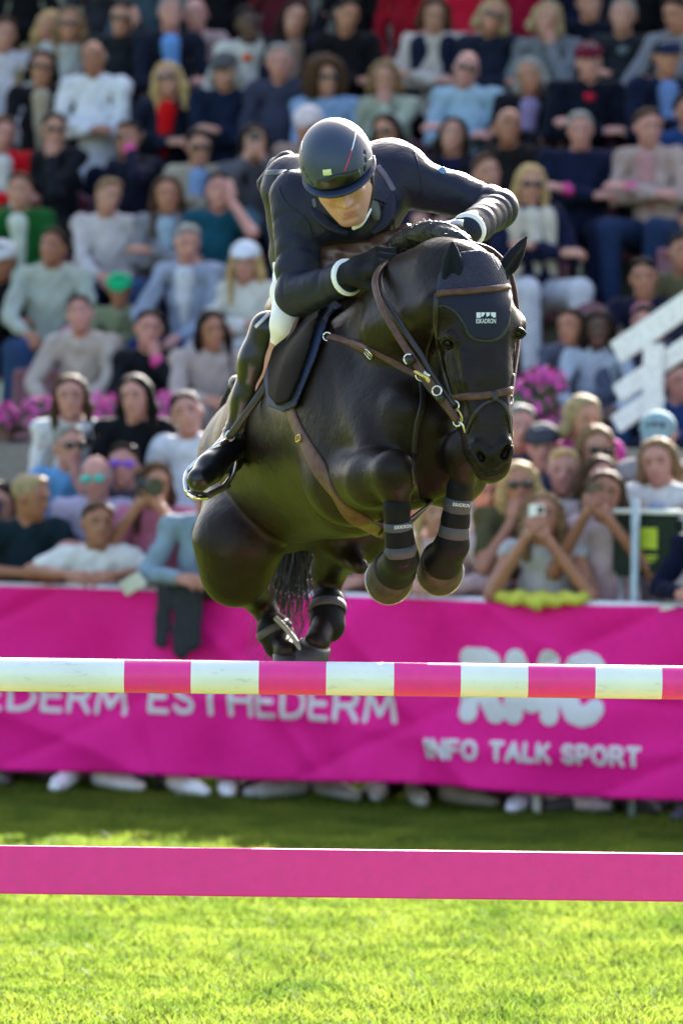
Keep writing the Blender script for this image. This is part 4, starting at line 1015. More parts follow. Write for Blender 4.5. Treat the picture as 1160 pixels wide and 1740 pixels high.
# helmet
M_HELM = mat('helmet_shell', (0.013, 0.027, 0.066), 0.50, noise=0.08, coat=0.03, bump=0.03, bscale=900, spec=0.6)
M_GLOSS = mat('helmet_gloss', (0.004, 0.005, 0.006), 0.32, noise=0, coat=0.0)
M_BRIM = mat('helmet_brim', (0.010, 0.020, 0.055), 0.55, noise=0.05)
HZ = .012
hs = Field([hell((0, -.008, .034), (.100, .128, .106), .001)], .0034)
G3 = np.stack(hs.grid(), -1); L3_ = (G3-HC)@HR.T/HS
lx_, ly_, lz_ = L3_[..., 0], L3_[..., 1], L3_[..., 2]
cutz = .018-0.045*np.clip((-ly_-.02)/.1, 0, 1)**1.2+.020*np.exp(-((ly_+.012)/.022)**2)*np.clip((np.abs(lx_)-.05)/.03, 0, 1)
hs.d = np.maximum(hs.d, (cutz-lz_)).astype(np.float32)
# air vents on both sides of the front panel
for s_ in (-1, 1):
    for q in range(3):
        c = h2w((s_*(.074+.004*q), .076-.014*q, .034+.015*q)); hs.add(cone(c+np.array(hx)*(-.012)-hu*.012*s_, c+np.array(hx)*.012+hu*.012*s_, .0055, .004, .003, None, True))
helmet = body(None, .0034, M_HELM, 'helmet', rider, 1, hs)
# glossy front panel, slightly proud of the shell
fp = Field([hell((0, -.008, .034), (.1050, .1335, .1110), .001)], .0034); L4 = (np.stack(fp.grid(), -1)-HC)@HR.T/HS
x4, y4, z4 = L4[..., 0], L4[..., 1], L4[..., 2]
fp.d = np.maximum(np.maximum(fp.d, np.maximum(.020-z4, z4-(.064-.25*np.abs(x4)))), np.maximum(np.abs(x4)-.062, .02-y4)).astype(np.float32)
fp.d = np.maximum(fp.d, -(Field([hell((0, -.008, .034), (.096, .124, .102), .001)], .0034, lo=fp.lo, hi=fp.lo+fp.h*(fp.n-1)).d))
pan = body(None, .0034, M_GLOSS, 'front_panel', rider, 5, fp); under(pan, helmet)
br = Field([hell((0, .010, .020), (.108, .140, .040), .001)], .0030); L5 = (np.stack(br.grid(), -1)-HC)@HR.T/HS
x5, y5, z5 = L5[..., 0], L5[..., 1], L5[..., 2]
slope = .016-.10*np.clip(y5-.06, 0, 1)-1.1*x5*x5
br.d = np.maximum(np.maximum(br.d, np.abs(z5-slope)-.0075), -.02-y5).astype(np.float32)
br.d = np.maximum(br.d, -(np.sqrt((x5/.090)**2+((y5+.008)/.108)**2)-1)*.1)
br.blur(1, 1)
under(body(None, .0030, M_BRIM, 'brim', rider, 1, br), helmet)
M_RED = mat('red_line', (0.45, 0.02, 0.08), 0.4); M_SILV = mat('silver_line', (0.6, 0.6, 0.62), 0.3, metal=0.7); M_LOGO = mat('pale_emblem', (0.62, 0.66, 0.36), 0.4)
HBV = bvh_of(helmet, pan)
def hstrap(name, pts, wd, m, th=.0015):
    p3, n3 = drape(HBV, pts, 2.5, 0.0)
    if len(p3) > 2: return ribbon(p3, n3, wd, th, m, name, helmet)
hstrap('silver_line', [(603, 208), (604, 225), (600, 245), (597, 256)], .004, M_SILV); hstrap('red_line', [(597, 256), (592, 272), (585, 292)], .004, M_RED)
hstrap('silver_line', [(625, 273), (635, 265)], .003, M_SILV); hstrap('silver_line', [(514, 240), (513, 256)], .005, M_SILV)
hstrap('emblem', [(549, 293.5), (556, 293), (563, 292)], .017, M_LOGO, .0025)
# cuffs and gloved hands
def cuff(w_, e, r):
    d = w_-e; d /= np.linalg.norm(d); V, F = tube([w_-d*.010, w_+d*.004, w_+d*.018], [r+.001, r+.003, r+.001], 20)
    return tube_obj('cuff', [w_-d*.002, w_+d*.006, w_+d*.015], [r, r+.002, r], M_CUFF, rider, 20)
cuff(RW, RL, .053); cuff(LW, LL, .050)
def hand(wr, fwd, back, thumb_side, m, name, curl=1.0, hs_=1.0):
    """glove: palm, four bent fingers of different length, thumb from the side of the palm"""
    wr = np.array(wr); f = np.array(fwd, float); f /= np.linalg.norm(f); b = np.array(back, float); b -= f*(b@f); b /= np.linalg.norm(b); s = np.cross(f, b)*thumb_side
    W_ = lambda x, y, z: wr+(f*x+s*y+b*z)*hs_
    pr = [cone(W_(-.02, 0, 0), W_(.02, 0, 0), .033, .034, .015, (b, .75)), cone(W_(.02, .012, .0), W_(.085, .022, .004), .026, .021, .02, (b, .75)), cone(W_(.02, -.012, 0), W_(.080, -.024, .002), .026, .020, .02, (b, .75))]
    for i, (y, l) in enumerate(((.031, .92), (.011, 1.0), (-.010, .94), (-.030, .76))):
        k0 = W_(.090-.004*abs(i-1), y, .006); k1 = W_(.090+.030*l, y*1.02, -.012*curl-.004); k2 = W_(.088+.016*l, y, -.045*curl); k3 = W_(.068, y*.95, -.050*curl)
        pr += [cone(W_(.06, y*.9, .002), k0, .0125, .0115, .008), cone(k0, k1, .0115, .0102, .004), cone(k1, k2, .0102, .0095, .004), cone(k2, k3, .0093, .0085, .003)]
    t0 = W_(.025, .030, -.006); t1 = W_(.058, .050, -.022); t2 = W_(.086, .040, -.038); t3 = W_(.098, .022, -.046)
    pr += [cone(t0, t1, .017, .0135, .012), cone(t1, t2, .0130, .0112, .004), cone(t2, t3, .0110, .009, .003)]
    for q in pr: q[3] *= hs_; q[4] *= hs_
    return body(pr, .0032, m, name, rider, 1)
rh = hand(P(596, 464, .53), P(672, 434, .44)-P(596, 464, .53), (-.15, -.75, .60), 1, M_GLOVE, 'glove', 1.0, 1.22)
lh = hand(P(792, 386, .56), P(735, 402, .44)-P(792, 386, .56), (.1, -.5, .85), -1, M_GLOVE, 'glove', 1.0)
M_GTAB = mat('glove_tab', (0.5, 0.5, 0.52), 0.4, metal=.4)
tube_obj('glove_tab', spline([P(768, 383, .50), P(776, 379, .49), P(786, 380, .49)], 3), .010, M_GTAB, rider, 8)
GB = bvh_of(rh)
# breeches, boots, spur and stirrup
br_ = chain([P(560, 450, 1.38), RHI, P(502, 500, 1.12), RKN, RCF], [.13, .098, .072, .044, .024], .02)+chain([P(575, 450, 1.40), P(620, 470, 1.38), LKN], [.14, .095, .062], .03)
bf = Field(br_, .006); g = bf.grid(); bf.d += (.0022*np.sin(g[2]*70+g[0]*30)*np.sin(g[1]*25)).astype(np.float32)
body(None, .006, M_BREECH, 'breeches', rider, 1, bf)
def rboot(kn, an, toe, heel, nm='riding_boot'):
    d = an-kn
    pr = [cone(kn+d*.0, kn+d*.28, .056, .058, .03), cone(kn+d*.28, kn+d*.62, .058, .046, .03), cone(kn+d*.62, an, .047, .041, .03)]
    pr += [cone(an, heel, .041, .034, .03), cone(an+(toe-an)*.25, toe-(toe-an)*.30, .041, .040, .02), cone(toe-(toe-an)*.30, toe, .040, .030, .02), cone(heel, toe, .030, .026, .03)]
    f = Field(pr, .0048); g = f.grid(); t = ((g[0]-kn[0])*d[0]+(g[1]-kn[1])*d[1]+(g[2]-kn[2])*d[2])/(d@d)
    f.d += (.0030*np.clip(1-np.abs(t-.93)/.10, 0, 1)*np.sin(t*120+g[0]*40)).astype(np.float32)
    return body(None, .0048, M_BLACKL, nm, rider, 3, f)
RTOE, RHEEL = P(338, 815, 1.00), P(392, 782, 1.22)
rb = rboot(P(456, 560, 1.08), RAN, RTOE, RHEEL); rboot(LKN, LAN, P(752, 775, 1.22), P(776, 765, 1.44))
RB = bvh_of(rb)
M_SOLE = mat('boot_sole', (0.05, 0.045, 0.04), 0.7)
p3, n3 = drape(RB, [(321, 833), (340, 838), (362, 830), (383, 812)], 3, 0.0)
if len(p3) > 2: ribbon(p3, n3, .008, .004, M_SOLE, 'boot_sole', rider)
# stirrup iron and leather
st = spline([P(318, 836, 1.03), P(316, 815, 1.06), P(322, 798, 1.09), P(348, 774, 1.08), P(372, 756, 1.07), P(390, 750, 1.10), P(400, 770, 1.14), P(397, 800, 1.14), P(385, 822, 1.12), P(362, 840, 1.08), P(336, 846, 1.03), P(318, 836, 1.03)], 6)
tube_obj('stirrup_iron', st, .0085, M_BUCKLE, SAD, 10)
tube_obj('stirrup_tread', [P(318, 838, 1.04), P(352, 843, 1.06), P(388, 824, 1.13)], .011, M_SOLE, SAD, 10)
torus('stirrup_eye', P(391, 741, 1.09), .013, .004, (.3, -1, 0), M_BUCKLE, SAD)
def free_strap(name, pts, wd, nrm, m, th=.005, par=None):
    p = spline(pts, 6); n = np.tile(np.array(nrm, float)/np.linalg.norm(nrm), (len(p), 1)); return ribbon(p, n, wd, th, m, name, par)
free_strap('stirrup_leather', [P(391, 741, 1.07), P(412, 712, 1.03), P(438, 676, 1.0), P(470, 630, .97), P(492, 585, .95)], .024, (-.5, -1, .2), M_LEATHERD, .006, SAD)
free_strap('flap_edge', [P(512, 530, .93), P(500, 560, .93), P(486, 590, .93), P(473, 620, .94), P(464, 645, .96)], .015, (-.4, -1, .1), M_FLAPL, .010, SAD)
tube_obj('spur', spline([P(398, 762, 1.12), P(408, 765, 1.2), P(412, 772, 1.3)], 4), .004, M_BUCKLE, rider, 8)
# garter strap on the boot top
p3, n3 = drape(RB, [(434, 556), (445, 545), (458, 532)], 3, 0.0)
if len(p3) > 2: ribbon(p3, n3, .012, .003, M_GTAB, 'boot_top', rider)

# reins from the hands to the bit
RN = P(660, 450, .43)
def rein(pts, wd, m=M_LEATHER, nrm=(-.5, -1, .2), th=.005): return free_strap('rein', pts, wd, nrm, m, th, horse)
rein([P(655, 446, .45), P(642, 462, .39), P(637, 484, .34), P(650, 525, .24), P(682, 580, .17), P(712, 625, .12), P(742, 665, .09), P(776, 715, .075)], .021)
rein([P(650, 448, .45), P(646, 474, .38), P(654, 505, .28), P(684, 556, .20), P(712, 598, .14), P(735, 640, .11), P(757, 672, .095), P(772, 690, .085)], .017, M_LEATHERD)
rein([P(700, 600, .15), P(722, 650, .11), P(748, 682, .09), P(776, 718, .08)], .014, M_LEATHERD, (-.5, -1, .2), .004)
rein([P(745, 402, .42), P(765, 404, .38), P(800, 414, .34), P(838, 428, .36), P(868, 470, .40), P(880, 560, .38), P(872, 640, .22), P(866, 679, .13)], .014)
free_strap('martingale_fork', [P(714, 640, .20), P(735, 655, .12), P(745, 668, .085)], .016, (-.4, -1, .1), M_LEATHER, .006, horse)
torus('martingale_ring', P(694, 610, .135), .013, .003, (-.3, -1, .1), M_BUCKLE, horse); torus('martingale_ring', P(742, 664, .075), .013, .003, (-.3, -1, .1), M_BUCKLE, horse)
tube_obj('rein_clip', spline([P(704, 630, .12), P(716, 637, .11), P(724, 641, .10), P(730, 650, .10)], 4), .006, M_BRASS, horse, 8)
tube_obj('rein_clip', spline([P(720, 632, .11), P(730, 640, .10)], 3), .006, M_BUCKLE, horse, 8); tube_obj('rein_stop', [P(745, 672, .08), P(752, 681, .078)], .012, M_LEATHERD, horse, 10)
tube_obj('rein_stop', [P(694, 607, .125), P(700, 617, .12)], .014, M_LEATHERD, horse, 10)

# ------------------------------------------------------------------ the spectators
SKINS = {'l': (.40, .19, .135), 'm': (.36, .155, .095), 't': (.29, .115, .065), 'd': (.075, .034, .022), 'p': (.44, .20, .165)}
HAIRS = {'bk': (.005, .004, .0035), 'dk': (.013, .0075, .005), 'br': (.050, .025, .012), 'lb': (.17, .10, .05), 'bl': (.42, .28, .13), 'wh': (.50, .47, .43), 'gr': (.22, .21, .20), 'sd': (.30, .22, .12)}
def skin_m(c): return mat('skin_'+c, SKINS[c], 0.5, nscale=12, noise=0.10, sss=0.08)
def hair_m(c): return mat('hair_'+c, HAIRS[c], 0.75, nscale=60, noise=0.45, bump=0.6, bscale=110, spec=.15)
_cl = {}
def cloth_m(c, pat=None):
    k = (tuple(c), pat)
    if k not in _cl:
        c = tuple(.84*q*q/(q+.028) for q in c)
        m = mat('fabric_%03d' % len(_cl), c, 0.9, nscale=16, noise=0.13, bump=0.35, bscale=24, sheen=0.02, spec=.12)
        if pat:
            t = m.node_tree; b = t.nodes['Principled BSDF']; tc = t.nodes.new('ShaderNodeTexCoord'); w_ = t.nodes.new('ShaderNodeTexWave'); w_.inputs['Scale'].default_value = 9 if pat == 'stripe' else 6
            w_.bands_direction = 'X'; mx = t.nodes.new('ShaderNodeMixRGB'); mx.inputs[1].default_value = (*c, 1); mx.inputs[2].default_value = (*[min(.8, q*2.2+.12) for q in c], 1)
            t.links.new(tc.outputs['Object'], w_.inputs['Vector']); t.links.new(w_.outputs['Fac'], mx.inputs[0]); t.links.new(mx.outputs[0], b.inputs['Base Color'])
        _cl[k] = m
    return _cl[k]
M_GLASSES = mat('dark_lens', (0.012, 0.010, 0.010), 0.12, coat=0.4); M_TEAL = mat('teal_lens', (0.03, 0.45, 0.42), 0.12, coat=0.4); M_PURP = mat('purple_lens', (0.16, 0.03, 0.50), 0.12, coat=0.4)
M_FEYE = mat('face_eye', (0.05, 0.035, 0.03), 0.3); M_FLIP = mat('face_lip', (0.36, 0.12, 0.11), 0.5); M_PHONE = mat('phone_shell', (0.02, 0.02, 0.024), 0.2, coat=0.3); M_PHW = mat('pale_phone', (0.75, 0.75, 0.74), 0.3, coat=0.3)
M_BAND = mat('pink_wristband', (0.55, 0.03, 0.22), 0.6)
def small_mesh(name, pr, h, m): f = Field(pr, h); V, F = surf(f.d, f.lo, f.h); return npmesh(name, relax(V, F, 1), F, m)
_sm = {}
def eye_mesh(): 
    if 'e' not in _sm: _sm['e'] = small_mesh('eye', [ell((0, 0, 0), (.014, .006, .006), k=.001)], .0025, M_FEYE)
    return _sm['e']
def mouth_mesh():
    if 'm' not in _sm: _sm['m'] = small_mesh('mouth', [ell((0, 0, 0), (.024, .008, .007), k=.001)], .003, M_FLIP)
    return _sm['m']
def brow_mesh(hc):
    k = 'b'+hc
    if k not in _sm: _sm[k] = small_mesh('eyebrow', [cone((-.018, 0, 0), (.018, .002, .002), .0045, .0035, .001)], .0025, hair_m(hc if hc != 'wh' else 'gr'))
    return _sm[k]
def glasses_mesh(m):
    k = 'g'+m.name
    if k not in _sm:
        _sm[k] = small_mesh('sunglasses', [ell((-.034, 0, 0), (.029, .009, .022), k=.002), ell((.034, 0, 0), (.029, .009, .022), k=.002), cone((-.02, .004, .008), (.02, .004, .008), .005, .005, .002),
                  cone((-.062, -.006, .006), (-.078, -.085, .008), .004, .004, .002), cone((.062, -.006, .006), (.078, -.085, .008), .004, .004, .002)], .004, m)
    return _sm[k]
def hand_mesh(sk, side):
    k = 'h'+sk+str(side)
    if k not in _sm:
        s = side; pr = [cone((0, -.01, 0), (0, .03, 0), .026, .032, .01, ((0, 0, 1), .7)), cone((s*.014, .03, 0), (s*.02, .085, 0), .022, .018, .015, ((0, 0, 1), .75)), cone((-s*.014, .03, 0), (-s*.022, .080, 0), .022, .018, .015, ((0, 0, 1), .75))]
        for y, l in ((.028, .9), (.010, 1.0), (-.009, .94), (-.027, .75)):
            a = (s*y, .088, 0); b = (s*y*1.08, .088+.036*l, -.012); c = (s*y*1.08, .096+.048*l, -.038)
            pr += [cone((s*y*.9, .06, 0), a, .011, .0105, .006), cone(a, b, .0102, .0092, .003), cone(b, c, .0092, .0078, .003)]
        pr += [cone((s*.026, .022, -.004), (s*.050, .055, -.016), .0135, .0115, .01), cone((s*.050, .055, -.016), (s*.052, .086, -.030), .0112, .009, .003)]
        _sm[k] = small_mesh('hand', pr, .0052, skin_m(sk))
    return _sm[k]
SHOE = {}
def shoe_mesh(c):
    k = tuple(c)
    if k not in SHOE:
        SHOE[k] = small_mesh('shoe', [cone((0, -.06, -.02), (0, .10, -.035), .042, .040, .02, ((0, 0, 1), .9)), cone((0, .10, -.035), (0, .17, -.045), .040, .032, .02, ((0, 0, 1), .8)), cone((0, -.07, .03), (0, -.03, .02), .042, .045, .02)], .008, mat('shoe_%02d' % len(SHOE), c, 0.6))
    return SHOE[k]
n3_ = lambda v: np.asarray(v, float)/np.linalg.norm(v)
def person(hx_, hy_, row, label, skin='l', hair='short', hc='br', top=(.02, .02, .03), bottom=(.02, .03, .07), pose='lap', yaw=0.0, hyaw=0.0, pitch=0.0, glasses=None, cap=None, inner=None, neckc=None, scale=1.0, sleeves=True,
           pat=None, band=False, shoes=None, group=None, hold=None, lean=0.0, shift=0.0, hroll=0.0, bulk=1.0, hood=False, extra=None, vest=None, twist=0.0):
    bulk = 1+(bulk-1)*.75-.06
    """one spectator: (hx_, hy_) is where the middle of the head shows; row 1.. are seats, row < 1 stands on the grass that many metres behind the banner"""
    g = np.random.default_rng(int(hx_*7+hy_*13+1000*row)+11)
    standing = row < 1.0 or row == 0
    yaw += g.normal()*(13 if row > .4 else 3); hyaw += g.normal()*(13 if row > .4 else 3); hroll += g.normal()*6; pitch += g.normal()*6-3; shift += g.normal()*.025; lean += abs(g.normal())*.04
    if pose == 'lap' and not standing: pose = ('lap', 'knees', 'lap/crossed', 'crossed', 'lap/knees', 'chin/crossed', 'lap')[int(g.random()*7)]
    if pose == 'down' and standing and row < .9: pose = ('down', 'crossed', 'down/crossed')[int(g.random()*3)]
    b = row if standing else ROW_B(int(row))+(row-int(row))
    hp_ = Q(hx_, hy_, b)
    face_dir = n3_(CAMP-hp_); view_yaw = math.atan2(-face_dir[0], face_dir[1]) 
    fy = YAW*0.45
    base_yaw = math.atan2(-(-math.sin(fy)), -math.cos(fy))         # facing the arena
    tz = math.pi-fy+R_(yaw)                                        # rotation of local +y towards the arena
    ca, sa = math.cos(tz), math.sin(tz)
    sc = scale
    J = {}
    if standing:
        zt = hp_[2]/sc; L = lambda v: v
        neck_z = zt-.115; hip_z = min(.93, neck_z-.50); lean_y = .10+lean
        hipc = np.array([0, 0, hip_z]); chest = np.array([shift*.6, lean_y*.6, hip_z+(neck_z-hip_z)*.62]); neck = np.array([shift, lean_y, neck_z]); head = np.array([shift, lean_y+.035, zt])
        origin = np.array([hp_[0], hp_[1], 0.0])
        kn = [np.array([s*.10, .03, hip_z*.53]) for s in (-1, 1)]; an = [np.array([s*.11, .06 if b < .35 else .04, .085]) for s in (-1, 1)]; hips = [np.array([s*.09, 0, hip_z-.03]) for s in (-1, 1)]
    else:
        zf = SEAT_Z(int(row)); zt = max(.50, min(.92, (hp_[2]-zf)/sc))
        neck_z = zt-.115; lean_y = .06+lean
        hipc = np.array([0, 0, .10]); chest = np.array([shift*.6, lean_y*.55, .10+(neck_z-.10)*.60]); neck = np.array([shift, lean_y, neck_z]); head = np.array([shift, lean_y+.035, zt])
        origin = np.array([hp_[0], hp_[1], hp_[2]-zt*sc])
        sp = .09+.05*g.random()
        hips = [np.array([s*.09, .03, .08]) for s in (-1, 1)]; kn = [np.array([s*(sp+.03), .44, .11]) for s in (-1, 1)]; an = [np.array([s*sp, .44+.05*g.random(), -.34]) for s in (-1, 1)]
    # put the head exactly where it is seen
    off = np.array([ca*head[0]-sa*head[1], sa*head[0]+ca*head[1], 0])*sc
    origin = origin-off
    sw = .166*bulk; sh = [np.array([neck[0]+s*sw, neck[1]-.02, neck_z-.055]) for s in (-1, 1)]
    lap = .16 if not standing else hipc[2]+.05
    def arm(s, kind):
        S = sh[0 if s < 0 else 1]; cz = chest[2]
        if kind == 'lap': return S, np.array([s*(.195+.03*g.random()), .06+.08*g.random()+lean, cz-.11]), np.array([s*(.04+.07*g.random()), .30+.08*g.random(), lap+.02+.05*g.random()])
        if kind == 'knees': return S, np.array([s*.235, .22+lean*.6, cz-.10]), np.array([s*.12, .42, .20])
        if kind == 'crossed': return S, np.array([s*.225, .12+lean, cz-.10]), np.array([-s*.09, .27+lean, cz-.06-.02*s])
        if kind == 'chin': return S, np.array([s*.20, .30+lean, cz-.08]), np.array([head[0]+s*.05, head[1]+.09, zt-.17])
        if kind == 'brow': return S, np.array([s*.30, .26+lean, cz+.06]), np.array([head[0]+s*.09, head[1]+.07, zt-.05])
        if kind == 'phone': return S, np.array([s*.24, .24+lean, cz-.06]), np.array([head[0]+s*.055, head[1]+.20, zt-.10])
        if kind == 'film': return S, np.array([s*.30, .28+lean, cz+.05]), np.array([head[0]+s*.06, head[1]+.24, zt+.0])
        if kind == 'rail': return S, np.array([s*.30, .12+lean, 1.10/sc if standing else cz-.1]), np.array([s*.10, .36+lean*.7, (1.09)/sc if standing else cz-.1])
        if kind == 'down': return S, np.array([s*.22, .0, cz-.12]), np.array([s*.22, .10, cz-.36])
        if kind == 'reach': return S, np.array([s*.26, .22+lean, cz-.02]), np.array([s*.05, .42+lean, cz+.02])
        return S, np.array([s*.27, .1, cz-.1]), np.array([s*.1, .3, lap])
    pl, pr_ = (pose.split('/')+[pose])[:2] if '/' in pose else (pose, pose)
    arms = [arm(-1, pl), arm(1, pr_)]
    # head frame
    hy2 = R_(hyaw)+(math.atan2(CAMP[0]-hp_[0], -(CAMP[1]-hp_[1])))-0  # turn from straight towards the lens
    want = math.atan2(-(CAMP[0]-hp_[0]), (CAMP[1]-hp_[1])) ; la = want+R_(hyaw)-tz
    Mh = (Matrix.Rotation(la, 3, 'Z') @ Matrix.Rotation(R_(pitch), 3, 'X') @ Matrix.Rotation(R_(hroll), 3, 'Y'))
    Mh = np.array(Mh); Hi = Mh.T
    hl = lambda p: head+Mh@np.asarray(p, float)
    def he(c, r, k=.015, sub=False): return ell(hl(c), r, Hi, k, sub)
    def hcn(a, b_, ra, rb, k=.012, sub=False): return cone(hl(a), hl(b_), ra, rb, k, None, sub)
    fw = 1.0+.06*g.normal()*.6
    hd = [he((0, 0, .025), (.073*fw, .092, .088)), he((0, .038, -.045), (.053*fw, .052, .062), .03), hcn((0, .083, .005), (0, .102, -.025), .009, .014, .012), he((0, .072, -.092), (.024, .020, .018), .02),
          he((-.030, .090, .012), (.015, .012, .011), .012, True), he((.030, .090, .012), (.015, .012, .011), .012, True), hcn((-.018, .082, -.062), (.018, .082, -.062), .008, .008, .01)]
    for s in (-1, 1): hd += [he((s*.077*fw, -.008, -.006), (.010, .018, .028), .01)]
    hd += [cone(neck+np.array([0, -.01, -.05]), hl((0, -.012, -.05)), .056, .052, .03)]
    bd = [cone(hipc, chest, .12*bulk, .125*bulk, .06, ((0, 1, 0), .75)), cone(chest, neck+np.array([0, 0, -.06]), .12*bulk, .07, .06, ((0, 1, 0), .75)), cone(sh[0], sh[1], .05, .05, .05)]
    for S, E, W2 in arms: bd += [cone(S, E, .046, .040, .03), cone(E, W2, .038, .026, .015)]
    for i in (0, 1): bd += [cone(hips[i], kn[i], .085, .058, .04), cone(kn[i], an[i], .052, .036, .02)]
    vx = .013 if standing else .015
    f = Field(bd+hd, vx); V, F = surf(f.d, f.lo, f.h)
    po = link('person', npmesh('person', relax(V, F, 1)*sc, F, skin_m(skin)))
    tag(po, label, 'person', group or ('spectators standing at the fence' if standing else 'spectators seated in the stand'))
    po.location = Vector(origin); po.rotation_euler = (0, 0, tz)
    def child(name, prims, h, m, field=None, it=1):
        f_ = field or Field(prims, h); V_, F_ = surf(f_.d, f_.lo, f_.h)
        if len(F_) == 0: return None
        o = link(name, npmesh(name, relax(V_, F_, it)*sc, F_, m)); o.parent = po; return o
    # top
    b2 = bulk
    tp = [cone(hipc+np.array([0, 0, -.01]), chest, .132*b2, .138*b2, .06, ((0, 1, 0), .80)), cone(chest, neck+np.array([0, 0, -.065]), .132*b2, .085, .05, ((0, 1, 0), .78)), cone(sh[0], sh[1], .066, .066, .05)]
    tp += [cone(neck+np.array([0, -.015, -.075]), neck+np.array([0, -.012, -.035]), .075, .066, .02)]
    wr = []
    for S, E, W2 in arms:
        wr.append((E, W2))
        if sleeves is True: tp += [cone(S, E, .056*b2, .050, .015), cone(E, E+(W2-E)*.92, .049, .040, .010)]
        elif sleeves == 'short': tp += [cone(S, S+(E-S)*.62, .068*b2, .064, .03)]
    if hood: tp += [cone(neck+np.array([-.08, -.07, -.03]), neck+np.array([.08, -.07, -.03]), .055, .055, .04)]
    if not standing: tp += [cone(np.array([-.06, .05, .10]), np.array([.06, .05, .10]), .12, .12, .05)]
    tf = Field(tp, vx); gg = tf.grid(); ph = g.random()*6
    tf.d += (.007*np.sin(gg[2]*38+ph+2.5*np.sin(gg[0]*15+ph))*np.sin(gg[1]*21+gg[0]*17+ph)+.004*np.sin(gg[0]*60+gg[2]*45+ph)).astype(np.float32)
    child('jacket' if inner is not None else 'top', None, vx, cloth_m(top, pat), tf)
    if inner is not None:
        nb_ = neck+np.array([0, .052, -.075]); child('shirt', [cone(nb_, chest*np.array([1, 1, 1])+np.array([0, .094*b2, 0]), .066, .048, .03), cone(chest+np.array([0, .097*b2, 0]), hipc+np.array([0, .10, .10]), .045, .032, .03)], .012, cloth_m(inner))
    if neckc is not None: child('collar', [cone(neck+np.array([-.055, .005, -.062]), neck+np.array([0, .07, -.105]), .026, .024, .015), cone(neck+np.array([.055, .005, -.062]), neck+np.array([0, .07, -.105]), .026, .024, .015), cone(neck+np.array([-.05, -.03, -.05]), neck+np.array([.05, -.03, -.05]), .028, .028, .015)], .011, cloth_m(neckc))
    if vest is not None: child('vest', [cone(hipc+np.array([s*.075, .035, .05]), sh[0 if s < 0 else 1]+np.array([-s*.075, .045, -.02]), .078, .072, .03, ((0, 1, 0), .9)) for s in (-1, 1)], .014, cloth_m(vest))
    # trousers
    tr = [cone(hips[0], hips[1], .115, .115, .05)]
    for i in (0, 1): tr += [cone(hips[i], kn[i], .105, .076, .04), cone(kn[i], an[i], .072, .058, .02)]
    child('trousers', tr, .017, cloth_m(bottom))
    # hair
    if hair != 'bald':
        hp2 = [he((0, -.018, .040), (.080*fw, .090, .080), .02)]
        if hair == 'short': hp2 += [he((0, .03, .085), (.062, .055, .034), .025)]
        if hair == 'bald2': hp2 = [he((0, -.045, .01), (.080*fw, .060, .060), .02)]
        if hair in ('long', 'curly', 'bob', 'waves'):
            ln = {'long': -.24, 'curly': -.09, 'bob': -.08, 'waves': -.19}[hair]; wd = {'long': .024, 'curly': .055, 'bob': .030, 'waves': .032}[hair]
            hp2 += [he((0, .015, .080), (.066, .060, .036), .03)]
            for s in (-1, 1): hp2 += [hcn((s*.070, -.005, .04), (s*.090, -.005, -.06), wd, wd, .03), hcn((s*.090, -.005, -.06), (s*.085, .02 if hair == 'long' else 0, ln), wd, wd*.7, .03)]
            hp2 += [hcn((0, -.07, .0), (0, -.07, ln), .062, .05, .04)]
            if hair == 'curly': hp2 += [he((0, -.01, .07), (.125, .11, .09), .03), he((-.09, 0, 0), .06, .03), he((.09, 0, 0), .06, .03)]
        if hair == 'tied': hp2 += [he((0, .02, .078), (.068, .060, .036), .025), he((0, -.105, .055), .042, .02), hcn((0, -.10, .03), (.02, -.12, -.10), .032, .016, .02)]
        hf2 = Field(hp2, .011); gg = hf2.grid()
        if hair in ('curly', 'waves'): hf2.d += (.008*np.sin(gg[0]*95)*np.sin(gg[1]*90+1)*np.sin(gg[2]*80)).astype(np.float32)
        else: hf2.d += (.0045*np.sin(gg[0]*170+gg[1]*60+ph)*np.sin(gg[2]*38+gg[1]*60+ph)).astype(np.float32)
        prt = .02*(g.random()-.5)
        for q in [he((0, .095, -.030), (.068*fw, .085, .090), .012, True), he((prt, .085, .045), (.050*fw, .052, .050), .012, True)]: hf2.add(q)
        child('hair', None, .011, hair_m(hc), hf2)
    if cap is not None:
        cp = Field([he((0, -.008, .052), (.090, .105, .080), .01), hcn((-.05, .095, .045), (.05, .095, .045), .018, .018, .02), hcn((-.035, .145, .034), (.035, .145, .034), .012, .012, .02)], .010)
        cp.add(he((0, -.0, -.05), (.2, .2, .085), .01, True)); child('cap', None, .010, cloth_m(cap), cp)
    def place(me, p, name, rot=None):
        o = link(name, me); o.parent = po; o.location = Vector(hl(p)*sc); o.rotation_euler = (Matrix(Mh) if rot is None else rot).to_euler(); o.scale = (sc,)*3; return o
    if glasses: place(glasses_mesh({'k': M_GLASSES, 't': M_TEAL, 'p': M_PURP}[glasses]), (0, .096, .012), 'sunglasses')
    else:
        for s in (-1, 1): place(eye_mesh(), (s*.030, .081, .010), 'eye'); place(brow_mesh(hc), (s*.031, .0905, .030), 'eyebrow')
    place(mouth_mesh(), (0, .0865, -.060), 'mouth')
